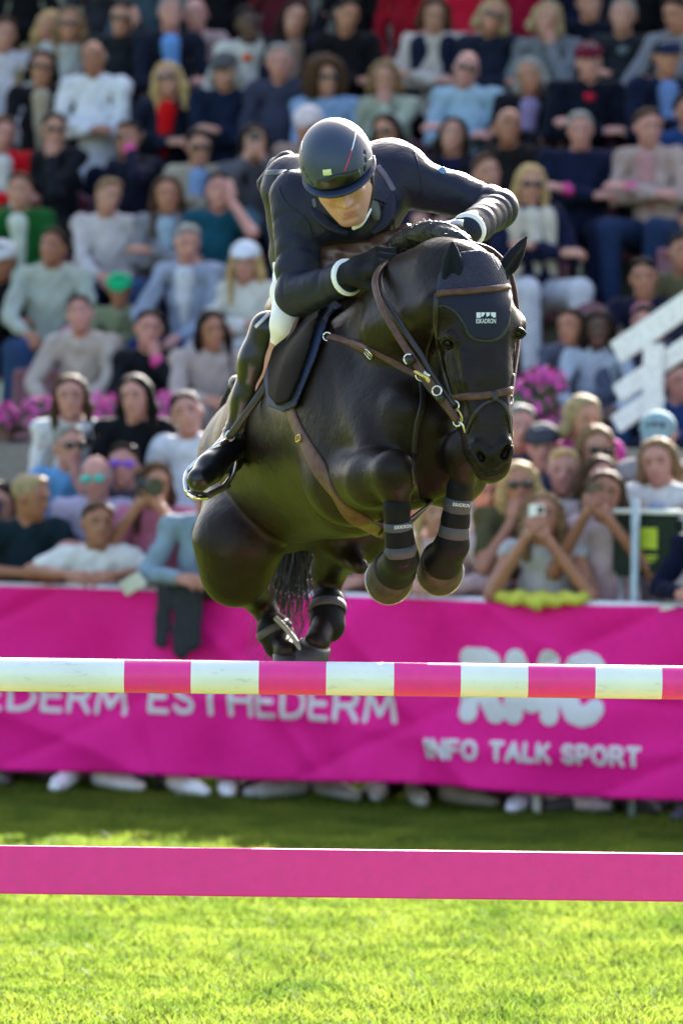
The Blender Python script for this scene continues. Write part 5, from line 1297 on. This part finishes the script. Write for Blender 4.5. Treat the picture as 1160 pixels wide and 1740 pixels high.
    # hands
    for (E, W2), s in zip(wr, (-1, 1)):
        d = n3_(W2-E); kind = pl if s < 0 else pr_
        tgt = d if kind not in ('chin', 'brow') else n3_(n3_(np.array([0, -.1, 1.0]))+d*.3)
        bk = np.array([s*.5, .4, .8]) if kind not in ('phone', 'film', 'chin', 'brow') else np.array([s*.8, .7, .1]); bk = n3_(bk-tgt*(bk@tgt)); x_ = np.cross(tgt, bk)
        o = link('hand', hand_mesh(skin, -1 if s > 0 else 1)); o.parent = po; o.location = Vector((W2-d*.0)*sc); o.rotation_euler = Matrix((x_, tgt, bk)).transposed().to_euler(); o.scale = (sc*.98,)*3
        if band and s < 0: 
            bo = child('wristband', [cone(W2-d*.035, W2-d*.018, .041, .041, .004)], .008, M_BAND)
    if shoes is not None or not standing:
        for i in (0, 1):
            o = link('shoe', shoe_mesh(shoes or (.03, .03, .035))); o.parent = po; o.location = Vector((an[i]+np.array([0, .05 if standing else 0, 0.0]))*sc); o.scale = (sc,)*3; o.rotation_euler = (0, 0, (-1, 1)[i]*-.2+(g.normal()*.55 if standing else 0))
            if standing: o.location.z = .090*sc; o.scale = (1.12*sc,)*3
    info = {'o': po, 'mat': lambda p: np.array([origin[0]+(ca*p[0]-sa*p[1])*sc, origin[1]+(sa*p[0]+ca*p[1])*sc, origin[2]+p[2]*sc]), 'arms': arms, 'head': head, 'tz': tz, 'face': want+R_(hyaw)}
    if hold: held(info, *hold)
    if not standing: SEATS.append((origin, tz, sc, label))
    return info
SEATS = []
def held(info, kind, label, m):
    """a phone or camera between the raised hands: a thing of its own"""
    w_ = [info['mat'](a[2]) for a in info['arms']]; c = (w_[0]+w_[1])/2 if np.linalg.norm(w_[0]-w_[1]) < .28 else w_[1]
    c = c+np.array([0, 0, .09]) if kind != 'low' else c+np.array([0, -.06, .05])
    bm = bmesh.new(); Rz = Matrix.Rotation(info['face'], 3, 'Z')
    if kind == 'camera':
        add_box(bm, (0, 0, 0), (.13, .07, .095), bevel=.012); o = link('camera', bm_mesh('camera', bm, m))
        bm = bmesh.new(); bmesh.ops.create_cone(bm, segments=20, radius1=.04, radius2=.045, depth=.13, cap_ends=True); l_ = link('lens', bm_mesh('lens', bm, M_PHONE)); l_.parent = o; l_.rotation_euler = (R_(-90), 0, 0); l_.location = (0, .08, 0)
    else:
        add_box(bm, (0, 0, 0), (.076, .010, .155), bevel=.004); o = link('phone', bm_mesh('phone', bm, m))
        bm = bmesh.new(); add_box(bm, (0, -.0052, 0), (.068, .002, .145)); s_ = link('screen', bm_mesh('screen', bm, M_GLASSES)); s_.parent = o
        bm = bmesh.new(); add_box(bm, (-.018, .006, .052), (.028, .006, .034), bevel=.002); s_ = link('lens', bm_mesh('lens', bm, M_PHONE)); s_.parent = o
    o.location = Vector(c); o.rotation_euler = (0, 0, info['face']); tag(o, label, 'camera' if kind == 'camera' else 'phone')
NV = (.016, .020, .045); BK = (.014, .014, .017); WHT = (.74, .74, .77); JEAN = (.05, .085, .17); BEI = (.50, .40, .36)
PERS = person
# seventh row: only laps and legs reach into the picture
PERS(40, -62, 7, 'person in black at the top left corner of the stand', 't', 'short', 'dk', BK, BK)
PERS(165, -55, 7, 'person in charcoal top directly above the man with a hand to his brow', 'l', 'long', 'br', (.05, .05, .06), BK)
PERS(255, -60, 7, 'person in dark teal top between two men of the top row', 'l', 'short', 'gr', (.06, .09, .11), BK)
PERS(370, -58, 7, 'person in black at the top edge above the orange scarf', 'm', 'short', 'dk', BK, (.03, .03, .04))
PERS(470, -60, 7, 'person in burgundy jacket high above the woman in a black cardigan', 'l', 'long', 'br', (.10, .02, .03), BK)
PERS(600, -50, 7, 'person in black top and pale lilac trousers at the top edge', 'l', 'short', 'dk', BK, (.42, .38, .46))
PERS(690, -48, 7, 'person in dark red jacket at the top edge left of centre', 'm', 'short', 'br', (.30, .015, .03), BK)
PERS(792, -45, 7, 'person in bright red jacket at the top edge behind the cream cardigan', 'l', 'long', 'dk', (.50, .02, .05), BK)
PERS(885, -55, 7, 'person in crimson top at the top edge behind the grey sweater', 'l', 'short', 'br', (.28, .01, .04), BK)
PERS(985, -50, 7, 'person in navy coat at the top edge between two grey haired spectators', 'l', 'short', 'gr', NV, BK)
PERS(1090, -58, 7, 'person in black coat at the top right above the striped polo', 'm', 'short', 'dk', BK, BK)
# sixth row
PERS(86, 48, 6.15, 'blonde spectator in tan top half hidden beside the woman in grey', 'm', 'waves', 'bl', (.28, .22, .15), BK)
PERS(119, 44, 6, 'blonde woman in sunglasses and pale grey sweater in the top row', 'm', 'waves', 'lb', (.42, .42, .42), (.3, .28, .27), glasses='k')
PERS(208, 30, 6, 'man in black jacket and dark glasses with one hand to his brow', 'l', 'short', 'dk', (.03, .032, .038), BK, 'brow/lap', glasses='k', bulk=1.12)
PERS(290, 24, 6, 'grey haired man in navy blazer over sky blue shirt', 'p', 'short', 'gr', (.022, .026, .042), NV, 'lap', inner=(.17, .34, .72), bulk=1.15, lean=.05)
PERS(333, 26, 6.3, 'bare headed man in pinkish top squeezed behind the blazer', 'p', 'bald', 'gr', (.45, .30, .30), BK)
PERS(8, 60, 6, 'person in lilac white top cut by the left edge of the top row', 'l', 'short', 'br', (.55, .53, .62), (.55, .53, .62))
PERS(421, 42, 6, 'dark haired person in white top with an orange scarf', 'd', 'short', 'bk', (.55, .53, .50), BK, neckc=(.75, .12, .03))
PERS(502, 32, 6, 'brunette woman in open black cardigan in the top row', 'l', 'long', 'dk', (.022, .026, .04), BK, inner=(.26, .17, .14))
PERS(590, 26, 6, 'person in plain black jumper above the helmet', 'm', 'short', 'bk', (.018, .018, .02), (.42, .38, .46), 'crossed')
PERS(738, 26, 6, 'brown haired woman in cream jacket and navy vest', 'l', 'bob', 'br', (.52, .46, .42), BK, 'lap', vest=(.020, .026, .055), bulk=1.1)
PERS(836, 30, 6, 'blonde woman in sunglasses and dark navy jacket in the top row', 'm', 'bob', 'sd', (.024, .030, .050), BK, glasses='k', bulk=1.1)
PERS(929, 34, 6, 'grey blonde woman in mid grey sweater in the top row', 'l', 'bob', 'sd', (.17, .18, .20), BK, 'lap', bulk=1.1)
PERS(1000, 6, 6.2, 'person in navy jumper with only the chest showing in the top row', 'l', 'short', 'dk', (.014, .018, .035), BK, 'crossed')
PERS(1058, 28, 6, 'grey haired man with arms crossed in dark polo with pale stripe', 'l', 'short', 'gr', (.03, .034, .042), BK, 'crossed', bulk=1.12, neckc=(.16, .18, .20))
PERS(1148, 26, 6, 'man in light grey shirt at the right end of the top row', 'm', 'short', 'dk', (.22, .22, .25), BK, 'lap')
# fifth row
PERS(72, 116, 5, 'woman with black bob and sunglasses in black cardigan over beige', 'm', 'bob', 'bk', (.018, .018, .024), BK, 'lap', glasses='k', inner=(.40, .34, .27), bulk=1.1)
PERS(159, 100, 5, 'nearly bald man in bright white shirt and navy trousers', 't', 'bald2', 'gr', (.70, .71, .78), (.014, .018, .042), 'lap', bulk=1.2)
PERS(286, 136, 5, 'blonde woman in sunglasses and navy jacket over red top', 'l', 'waves', 'bl', (.020, .026, .045), NV, 'crossed', glasses='k', inner=(.62, .015, .02), bulk=1.1)
PERS(383, 122, 5, 'woman in grey flat cap and dark navy jacket', 'l', 'bob', 'gr', (.018, .026, .055), BK, 'crossed', glasses='k', cap=(.10, .10, .11), bulk=1.15)
PERS(474, 106, 5, 'older man in dark checked navy shirt', 'p', 'short', 'gr', (.055, .06, .10), NV, 'lap', bulk=1.15)
PERS(552, 134, 5, 'woman with big curly brown hair and light blue shirt', 'l', 'curly', 'br', (.26, .38, .60), JEAN, 'lap', glasses='k', bulk=1.1)
PERS(653, 134, 5, 'light haired woman in pale sage jacket with hand at her mouth', 'l', 'bob', 'lb', (.36, .39, .32), BK, 'chin/lap', bulk=1.1)
PERS(792, 118, 5, 'bald man in sunglasses and pale blue shirt', 'p', 'bald2', 'gr', (.34, .47, .60), NV, 'lap', glasses='k', bulk=1.2)
PERS(900, 130, 5, 'older woman with short grey hair and black top over lilac', 'm', 'bob', 'gr', (.020, .020, .028), BK, 'crossed', inner=(.30, .24, .42), bulk=1.05)
PERS(1000, 106, 5, 'man in burgundy cap and red collar with black fleece', 'p', 'short', 'gr', (.014, .018, .032), BK, 'crossed', cap=(.14, .018, .04), neckc=(.55, .03, .06), bulk=1.25)
PERS(1133, 100, 5, 'man in navy cap and navy blazer with blue shirt', 'm', 'short', 'gr', (.016, .022, .05), NV, 'lap', cap=(.02, .03, .07), inner=(.16, .24, .48), bulk=1.2)
# fourth row
PERS(6, 228, 4, 'person in red and white sports jacket at the left edge', 'p', 'short', 'br', (.58, .015, .03), NV, 'lap', inner=(.6, .6, .62))
PERS(92, 222, 4, 'woman in sunglasses and black lifting a white cup to her mouth', 'l', 'tied', 'dk', (.018, .020, .028), BK, 'chin/lap', glasses='k', hold=('phone', 'white phone lifted by the woman in black on the left', M_PHW))
PERS(217, 238, 4, 'tanned man in sunglasses and navy sweater with fist at cheek', 't', 'short', 'dk', (.016, .018, .040), BK, 'brow/lap', glasses='k', band=True, bulk=1.1)
PERS(338, 250, 4, 'dark haired person in sunglasses and beige jacket over light blue', 'l', 'short', 'dk', (.36, .32, .26), NV, 'lap', glasses='k', inner=(.24, .36, .60))
PERS(432, 244, 4, 'woman in grey top filming with both hands at her face', 'l', 'long', 'dk', (.12, .12, .15), BK, 'phone', hold=('phone', 'dark phone held up by the woman in grey left of the helmet', M_PHONE))
PERS(522, 214, 4, 'person in pale pink cap just left of the helmet', 'm', 'tied', 'br', (.30, .22, .20), JEAN, 'chin/lap', cap=(.68, .58, .60))
PERS(657, 226, 4, 'brunette woman in sunglasses right above the rider shoulder', 'm', 'long', 'dk', (.10, .07, .06), BK, 'lap', glasses='k')
PERS(769, 232, 4, 'woman with long dark hair in navy top above the rider sleeve', 'l', 'long', 'dk', (.018, .024, .065), NV, 'lap')
PERS(863, 216, 4, 'bearded bald man in dark jacket above the bent elbow', 't', 'bald2', 'dk', (.022, .020, .022), BK, 'lap', bulk=1.1)
PERS(985, 222, 4, 'older grey haired man with folded arms and pink wristband', 'p', 'short', 'gr', (.018, .024, .055), (.016, .02, .05), 'crossed', band=True, bulk=1.25)
PERS(1100, 218, 4, 'older woman in dusty pink cardigan with red neck scarf', 'p', 'short', 'br', (.44, .33, .31), (.03, .05, .11), 'crossed', band=True, bulk=1.15, inner=(.48, .26, .27))
PERS(1168, 190, 4.3, 'person in blue jacket cut by the right edge of the stand', 'l', 'short', 'dk', (.03, .07, .20), BK, 'lap')
# third row
PERS(34, 326, 3, 'brown haired boy in green hoodie with a white stripe', 'l', 'short', 'br', (.020, .115, .035), NV, 'lap', inner=(.55, .60, .55), hood=True)
PERS(184, 335, 3, 'woman with cropped grey hair in cream sweatshirt', 'l', 'short', 'lb', (.58, .53, .54), (.02, .035, .10), 'lap', band=True, bulk=1.1)
PERS(285, 332, 3, 'brunette woman in grey jacket with yellow green lapels', 'm', 'long', 'br', (.24, .24, .27), JEAN, 'lap', inner=(.34, .44, .56), neckc=(.48, .50, .02), bulk=1.05)
PERS(372, 326, 3, 'dark haired man in teal tee shirt resting cheek on fist', 'p', 'short', 'bk', (.018, .085, .13), NV, 'brow/lap', sleeves='short', bulk=1.1)
PERS(826, 296, 3.2, 'brown haired person half hidden behind the rider forearm', 'l', 'short', 'br', (.03, .03, .05), BK, 'lap')
PERS(900, 314, 3, 'blonde woman in sunglasses and cream vest with navy sleeves', 'l', 'long', 'bl', (.018, .022, .055), (.60, .60, .66), 'lap', glasses='k', vest=(.66, .60, .52), inner=(.62, .58, .52), bulk=1.12)
# second row
PERS(91, 422, 2, 'tanned man in pale mint hoodie with pink wristband', 't', 'short', 'dk', (.40, .44, .40), (.04, .07, .16), 'lap', band=True, hood=True, bulk=1.2)
PERS(203, 494, 2, 'boy in bright green cap hugging his knees in olive and white', 't', 'short', 'dk', (.22, .25, .16), (.20, .22, .15), 'knees', cap=(.02, .42, .19), scale=.85, pitch=-8, neckc=(.22, .24, .15), inner=(.25, .27, .18))
PERS(318, 414, 2, 'grey haired lady in blue grey striped shirt with white collar', 'p', 'short', 'gr', (.30, .34, .46), (.02, .04, .12), 'lap', neckc=(.66, .67, .72), inner=(.60, .62, .70), bulk=1.12)
PERS(417, 446, 2, 'long haired blonde woman in white cap and cream sweater', 'l', 'long', 'bl', (.64, .62, .58), (.5, .5, .5), 'lap', cap=(.68, .70, .78), pitch=-6)
PERS(4, 444, 2, 'person in white cap and black hoodie at the left edge', 't', 'short', 'dk', (.020, .020, .024), JEAN, 'lap', cap=(.62, .62, .64), hood=True)
PERS(1093, 474, 2, 'dark haired man in navy suit and pink shirt behind the railing', 'm', 'short', 'bk', (.020, .020, .045), BK, 'lap', inner=(.58, .22, .30), bulk=1.0)
PERS(1160, 430, 2.2, 'person in olive coat cut by the right edge above the railing', 'm', 'short', 'bk', (.14, .13, .08), BK, 'lap')
# first row
PERS(136, 536, 1, 'dark haired man in beige hoodie leaning on his knees', 'p', 'short', 'dk', (.45, .39, .36), (.38, .25, .24), 'knees', hood=True, bulk=1.15, lean=.06)
PERS(253, 560, 1, 'dark haired woman in black jacket with hand at chin and pink band', 'p', 'tied', 'bk', (.020, .022, .030), BK, 'chin/lap', band=True)
PERS(360, 562, 1, 'woman with long dark hair in pale pink knit sweater', 'm', 'long', 'dk', (.46, .38, .36), (.30, .25, .24), 'lap', bulk=1.1)
PERS(970, 556, 1, 'brown haired child in slate shirt and blue jeans', 'm', 'short', 'dk', (.09, .10, .15), (.05, .12, .28), 'knees', scale=.9)
PERS(1016, 560, 1, 'dark skinned child with brown curls in white tee shirt and jeans', 'd', 'waves', 'dk', (.40, .46, .56), (.04, .10, .24), 'knees', scale=.9)
PERS(1092, 548, 1.1, 'short haired child with pink face in front of the suited man', 'p', 'short', 'dk', (.05, .05, .08), NV, 'lap', scale=.85)
PERS(1152, 646, 1, 'person in blue top behind the railing at the right edge', 'p', 'short', 'dk', (.03, .06, .17), NV, 'lap')
PERS(932, 664, .99+.02, 'child in bright magenta top low beside the pink flowers', 'm', 'short', 'br', (.62, .06, .36), (.62, .06, .36), 'lap', scale=.75)
PERS(560, 545, 1, 'person in grey green coat hidden for the most part by rider and horse', 'm', 'short', 'br', (.10, .12, .10), BK, 'lap')
PERS(700, 545, 1, 'person in brown coat in the front row behind the horse neck', 'm', 'short', 'dk', (.10, .07, .05), BK, 'lap') if False else None
# standing behind the fence: third line, second line, first line
PERS(121, 676, .995, 'brown haired woman in white top standing behind the sunglasses man', 'p', 'long', 'br', (.66, .66, .68), BK, 'down', sc if False else 0) if False else None
def STD(px, py, b, *a, **k): return person(px, py, b, *a, **k)
STD(121, 676, .98, 'brown haired woman in loose white shirt behind the man in blue polo', 'p', 'long', 'br', (.66, .66, .68), (.4, .4, .42), 'crossed')
STD(231, 676, .97, 'dark haired woman in black jacket behind the purple mirrored glasses', 'p', 'long', 'bk', (.018, .020, .026), BK, 'crossed')
STD(317, 704, .96, 'woman with pulled back hair in crisp white shirt beside the horse rump', 'p', 'tied', 'dk', (.66, .68, .76), (.3, .3, .33), 'crossed')
STD(117, 760, .80, 'grey haired man in sunglasses and sky blue polo shirt', 'p', 'short', 'gr', (.15, .34, .62), NV, 'chin/down', glasses='k', shoes=(.12, .12, .12), sleeves='short')
STD(165, 812, .55, 'bald man with teal mirrored glasses in lilac shirt', 'p', 'bald2', 'gr', (.52, .47, .64), (.3, .3, .33), 'down', glasses='t', inner=(.34, .46, .66), bulk=1.1, shoes=(.14, .10, .07))
STD(210, 792, .72, 'person with dark hair and purple mirrored glasses', 'p', 'short', 'dk', (.10, .09, .13), BK, 'down', glasses='p', shoes=(.03, .03, .03))
STD(52, 846, .22, 'man with swept blond hair in dark teal polo turned in profile', 't', 'short', 'sd', (.022, .040, .052), (.16, .14, .12), 'rail', hyaw=68, yaw=38, sleeves='short', shoes=(.05, .04, .03), bulk=1.12)
STD(4, 858, .50, 'dark haired woman in blue grey top at the left edge', 'l', 'long', 'dk', (.22, .26, .34), NV, 'phone', shoes=(.03, .03, .03), hold=('camera', 'black camera held by the woman at the left edge', M_PHONE))
STD(166, 892, .12, 'woman with tied brown hair in white tee shirt leaning on the fence', 't', 'tied', 'br', (.74, .73, .72), (.05, .05, .06), 'rail', hyaw=18, yaw=12, sleeves='short', shoes=(.78, .77, .76), lean=.02)
STD(264, 824, .42, 'woman with long auburn hair in pink top raising a camera', 'm', 'long', 'br', (.48, .17, .26), NV, 'phone', sleeves='short', shoes=(.03, .03, .03), hold=('camera', 'small black camera raised by the woman with auburn hair', M_PHONE))
STD(352, 838, .14, 'person in pale denim jacket over maroon top beside the horse rump', 'm', 'short', 'lb', (.26, .34, .42), (.05, .05, .07), 'rail', inner=(.16, .02, .04), shoes=(.72, .70, .70), bulk=1.15, yaw=8)
STD(600, 880, .40, 'person in red checked shirt seen between the horse legs', 'l', 'long', 'br', (.34, .10, .12), BK, 'rail', pat='check', shoes=(.60, .60, .62))
STD(690, 850, .50, 'person in white top mostly hidden behind the horse forelegs', 'l', 'long', 'bl', (.70, .68, .67), BK, 'down', shoes=(.03, .03, .035))
STD(744, 868, .20, 'blonde spectator in pale pink top just behind the left hoof', 'l', 'long', 'bl', (.62, .45, .46), BK, 'rail', shoes=(.30, .28, .22))
STD(824, 834, .55, 'bearded man in white tee shirt with blue bag strap', 'p', 'short', 'dk', (.68, .69, .74), (.03, .07, .28), 'rail', sleeves='short', shoes=(.06, .06, .07), neckc=(.10, .16, .45))
STD(880, 728, .985, 'grey haired man with rosy face right of the horse muzzle', 'p', 'short', 'gr', (.05, .06, .11), BK, 'down')
STD(922, 762, .90, 'man in charcoal flat cap behind the blonde heads', 'p', 'short', 'gr', (.10, .11, .18), BK, 'down', cap=(.07, .07, .09))
STD(988, 712, .985, 'spectator with sandy bob bending below the seated children', 'l', 'bob', 'sd', (.55, .06, .34), BK, 'down', hyaw=35, pitch=-18)
STD(1010, 764, .86, 'blonde woman in sunglasses and pale blouse below the sandy bob', 'l', 'bob', 'lb', (.55, .52, .58), BK, 'down', glasses='k')
STD(957, 802, .72, 'older woman with short fair hair in dark green jacket', 'p', 'short', 'bl', (.02, .10, .06), BK, 'down', inner=(.40, .46, .42))
STD(1014, 816, .62, 'brunette woman with pale blouse between the two phones', 'p', 'bob', 'br', (.55, .44, .46), BK, 'down', hyaw=12)
STD(882, 826, .45, 'golden haired woman in sunglasses and olive dress with cream strap', 'm', 'waves', 'bl', (.105, .10, .055), BK, 'rail/chin', glasses='k', sleeves='short', inner=(.13, .115, .07), shoes=(.04, .035, .03), shift=-.02)
STD(922, 880, .16, 'blonde woman in sleeveless pale grey top filming with a phone', 'm', 'waves', 'lb', (.50, .48, .50), BK, 'phone', sleeves=False, shoes=(.58, .54, .60), hold=('phone', 'silver phone held by the blonde woman in sleeveless grey top', M_PHW))
STD(1027, 842, .30, 'tanned woman with auburn bob in pale pink blouse holding a phone', 't', 'bob', 'br', (.62, .48, .52), (.45, .33, .38), 'phone', sleeves='short', shoes=(.05, .05, .06), hold=('phone', 'dark phone held by the tanned woman beside the green board', M_PHONE))
STD(1118, 786, .60, 'tall man with wavy hair in white shirt behind the green board', 'p', 'bob', 'lb', (.72, .72, .73), NV, 'down', neckc=(.38, .44, .60), hyaw=-8, shoes=(.04, .04, .05), bulk=1.2)
STD(1116, 744, .93, 'person in turquoise sun hat behind the tall man', 'p', 'short', 'br', (.42, .40, .42), BK, 'down', cap=(.26, .38, .43), pitch=-26)
STD(1216, 870, .14, 'person in navy jacket leaning a fist on the fence at the right edge', 'm', 'short', 'dk', (.014, .018, .045), BK, 'rail', bulk=1.2, yaw=-14, shoes=(.03, .03, .05))
STD(455, 880, .35, 'person in dark coat behind the horse belly', 'm', 'short', 'dk', (.03, .03, .04), BK, 'down', shoes=(.025, .025, .03))
STD(520, 890, .25, 'person in grey coat behind the hanging tail', 'm', 'short', 'br', (.14, .14, .15), NV, 'down', shoes=(.35, .35, .34))

# burgundy seats under everyone who sits, and the two empty ones that show
M_SEAT = mat('burgundy_plastic', (0.13, 0.025, 0.045), 0.45, noise=0.06, coat=0.1)
seat_me = small_mesh('shell', [cone((-.17, -.16, -.02), (-.17, .17, -.025), .024, .024, .02), cone((.17, -.16, -.02), (.17, .17, -.025), .024, .024, .02), cone((-.1, 0, -.03), (.1, 0, -.03), .17, .17, .02, ((0, 0, 1), .13)),
                        cone((-.15, -.18, .02), (-.15, -.24, .34), .026, .026, .02), cone((.15, -.18, .02), (.15, -.24, .34), .026, .026, .02), cone((0, -.19, .05), (0, -.235, .28), .15, .14, .03, ((0, 1, 0), .14)), cone((-.15, -.24, .34), (.15, -.24, .34), .026, .026, .02)], .013, M_SEAT)
bm = bmesh.new(); bmesh.ops.create_cone(bm, segments=10, radius1=.035, radius2=.03, depth=.34, cap_ends=True); ped_me = bm_mesh('pedestal', bm, M_STEEL)
def seat(origin, tz, label, group):
    o = link('stadium_seat', seat_me); o.location = Vector(origin); o.rotation_euler = (0, 0, tz); tag(o, label, 'seat', group)
    p_ = link('pedestal', ped_me); p_.parent = o; p_.location = (0, 0, -.21)
for origin, tz, sc, lab in SEATS: seat(origin+np.array([0, 0, -.02]), math.pi-YAW*0.6, ' '.join(('burgundy seat under the '+lab).split()[:16]), 'occupied burgundy seats')
for (px, py, row, lab) in ((48, 690, 1, 'empty burgundy seat beside the man in the beige hoodie'), (985, 505, 2, 'empty burgundy seat below the woman with the cream vest'), (1150, 375, 3, 'empty burgundy seat beside the dusty pink cardigan'), (600, 140, 5, 'empty burgundy seat between the curly hair and the sage jacket'), (965, 610, 1, None)):
    if lab is None: continue
    p = Q(px, py, ROW_B(row)); seat((p[0], p[1], SEAT_Z(row)), math.pi-YAW*0.6, lab, 'empty burgundy seats')

# things on and at the fence
M_BLKC = mat('black_cloth', (0.012, 0.013, 0.020), 0.8, nscale=20, noise=0.3, bump=0.5, bscale=20)
c0 = Q(313, 1015, -.02); a0, _, _ = ab(c0)
jp = [cone(W(a0-.095, -.035, 1.03), W(a0-.115, -.05, .78), .045, .040, .03, (NB, .5)), cone(W(a0+.02, -.035, 1.03), W(a0+.0, -.05, .74), .055, .050, .03, (NB, .5)), cone(W(a0+.09, -.035, 1.02), W(a0+.075, -.05, .77), .035, .038, .03, (NB, .5)), cone(W(a0-.11, .03, 1.035), W(a0+.10, .03, 1.035), .055, .055, .03)]
jf_ = Field(jp, .008); g = jf_.grid(); jf_.d += (.006*np.sin(g[0]*80+g[2]*14)*np.sin(g[2]*25+g[0]*20)).astype(np.float32)
tag(body(None, .008, M_BLKC, 'draped_jacket', None, 1, jf_), 'black jacket hanging folded over the pink banner', 'jacket')
M_YEL = mat('yellow_cloth', (0.52, 0.50, 0.06), 0.8, nscale=20, noise=0.2, bump=0.4, bscale=25)
c1, c2 = ab(Q(845, 1030, 0))[0], ab(Q(990, 1026, 0))[0]
yp = [cone(W(c1, -.01, 1.045), W((c1+c2)/2, -.02, 1.03), .028, .034, .03), cone(W((c1+c2)/2, -.02, 1.03), W(c2, 0, 1.05), .034, .026, .03), cone(W(c1+.02, .03, 1.05), W(c2-.02, .03, 1.05), .03, .03, .03)]
jf_ = Field(yp, .007); g = jf_.grid(); jf_.d += (.006*np.sin(g[0]*60+g[2]*50)).astype(np.float32)
tag(body(None, .007, M_YEL, 'yellow_scarf', None, 1, jf_), 'crumpled yellow scarf lying along the fence rail', 'scarf')
M_DGREEN = mat('dark_green_board', (0.010, 0.020, 0.013), 0.6, spec=.2); M_LIME = mat('lime_print', (0.42, 0.50, 0.02), 0.5)
pb = Q(1100, 927, .24); root = empty('display_board', (pb[0], pb[1], 0)); tag(root, 'dark green board with a lime square emblem and white top edge', 'board')
bm = bmesh.new(); add_box(bm, pb, (.36, .06, .30), ROTB, bevel=.02); under(link('panel', bm_mesh('panel', bm, M_DGREEN)), root)
tb = Q(1100, 873, .24); bm = bmesh.new(); add_box(bm, tb+np.array([0, 0, .01]), (.365, .07, .02), ROTB, bevel=.008); under(link('top_edge', bm_mesh('top_edge', bm, M_WHITE)), root)
for (ox, oz, w2, h2) in ((.02, .035, .085, .10), (.02, -.05, .09, .012), (.02, -.07, .06, .010)):
    bm = bmesh.new(); add_box(bm, pb+UA*ox-NB*.0325+np.array([0, 0, oz]), (w2, .005, h2), ROTB); under(link('emblem', bm_mesh('emblem', bm, M_LIME)), root)
for s in (-1, 1): tube_obj('leg', [pb+UA*s*.14+np.array([0, 0, -.14]), pb*np.array([1, 1, 0])+UA*s*.17], .012, M_STEEL, root, 8)
pm0 = Q(1079, 940, .16); o = tube_obj('metal_pole', [pm0*np.array([1, 1, 0]), Q(1079, 846, .16)], .020, mat('pale_metal', (.42, .48, .48), .4, metal=.3), None, 14); tag(o, 'upright pale metal pole in front of the green board', 'pole')
w_ = Q(226, 992, -.03); bm = bmesh.new(); add_box(bm, (0, 0, 0), (.155, .012, .078), Matrix.Rotation(R_(-28), 3, 'Y'), bevel=.005)
o = link('phone', bm_mesh('phone', bm, M_PHW)); o.location = Vector(w_); o.rotation_euler = (R_(25), 0, -YAW); tag(o, 'white phone held low over the banner edge', 'phone')
bm = bmesh.new(); add_box(bm, (0, .0, .0), (.14, .006, .066), Matrix.Rotation(R_(-28), 3, 'Y')); s_ = link('back_cover', bm_mesh('back_cover', bm, M_PHONE)); s_.parent = o; s_.location = (0, .012, 0)
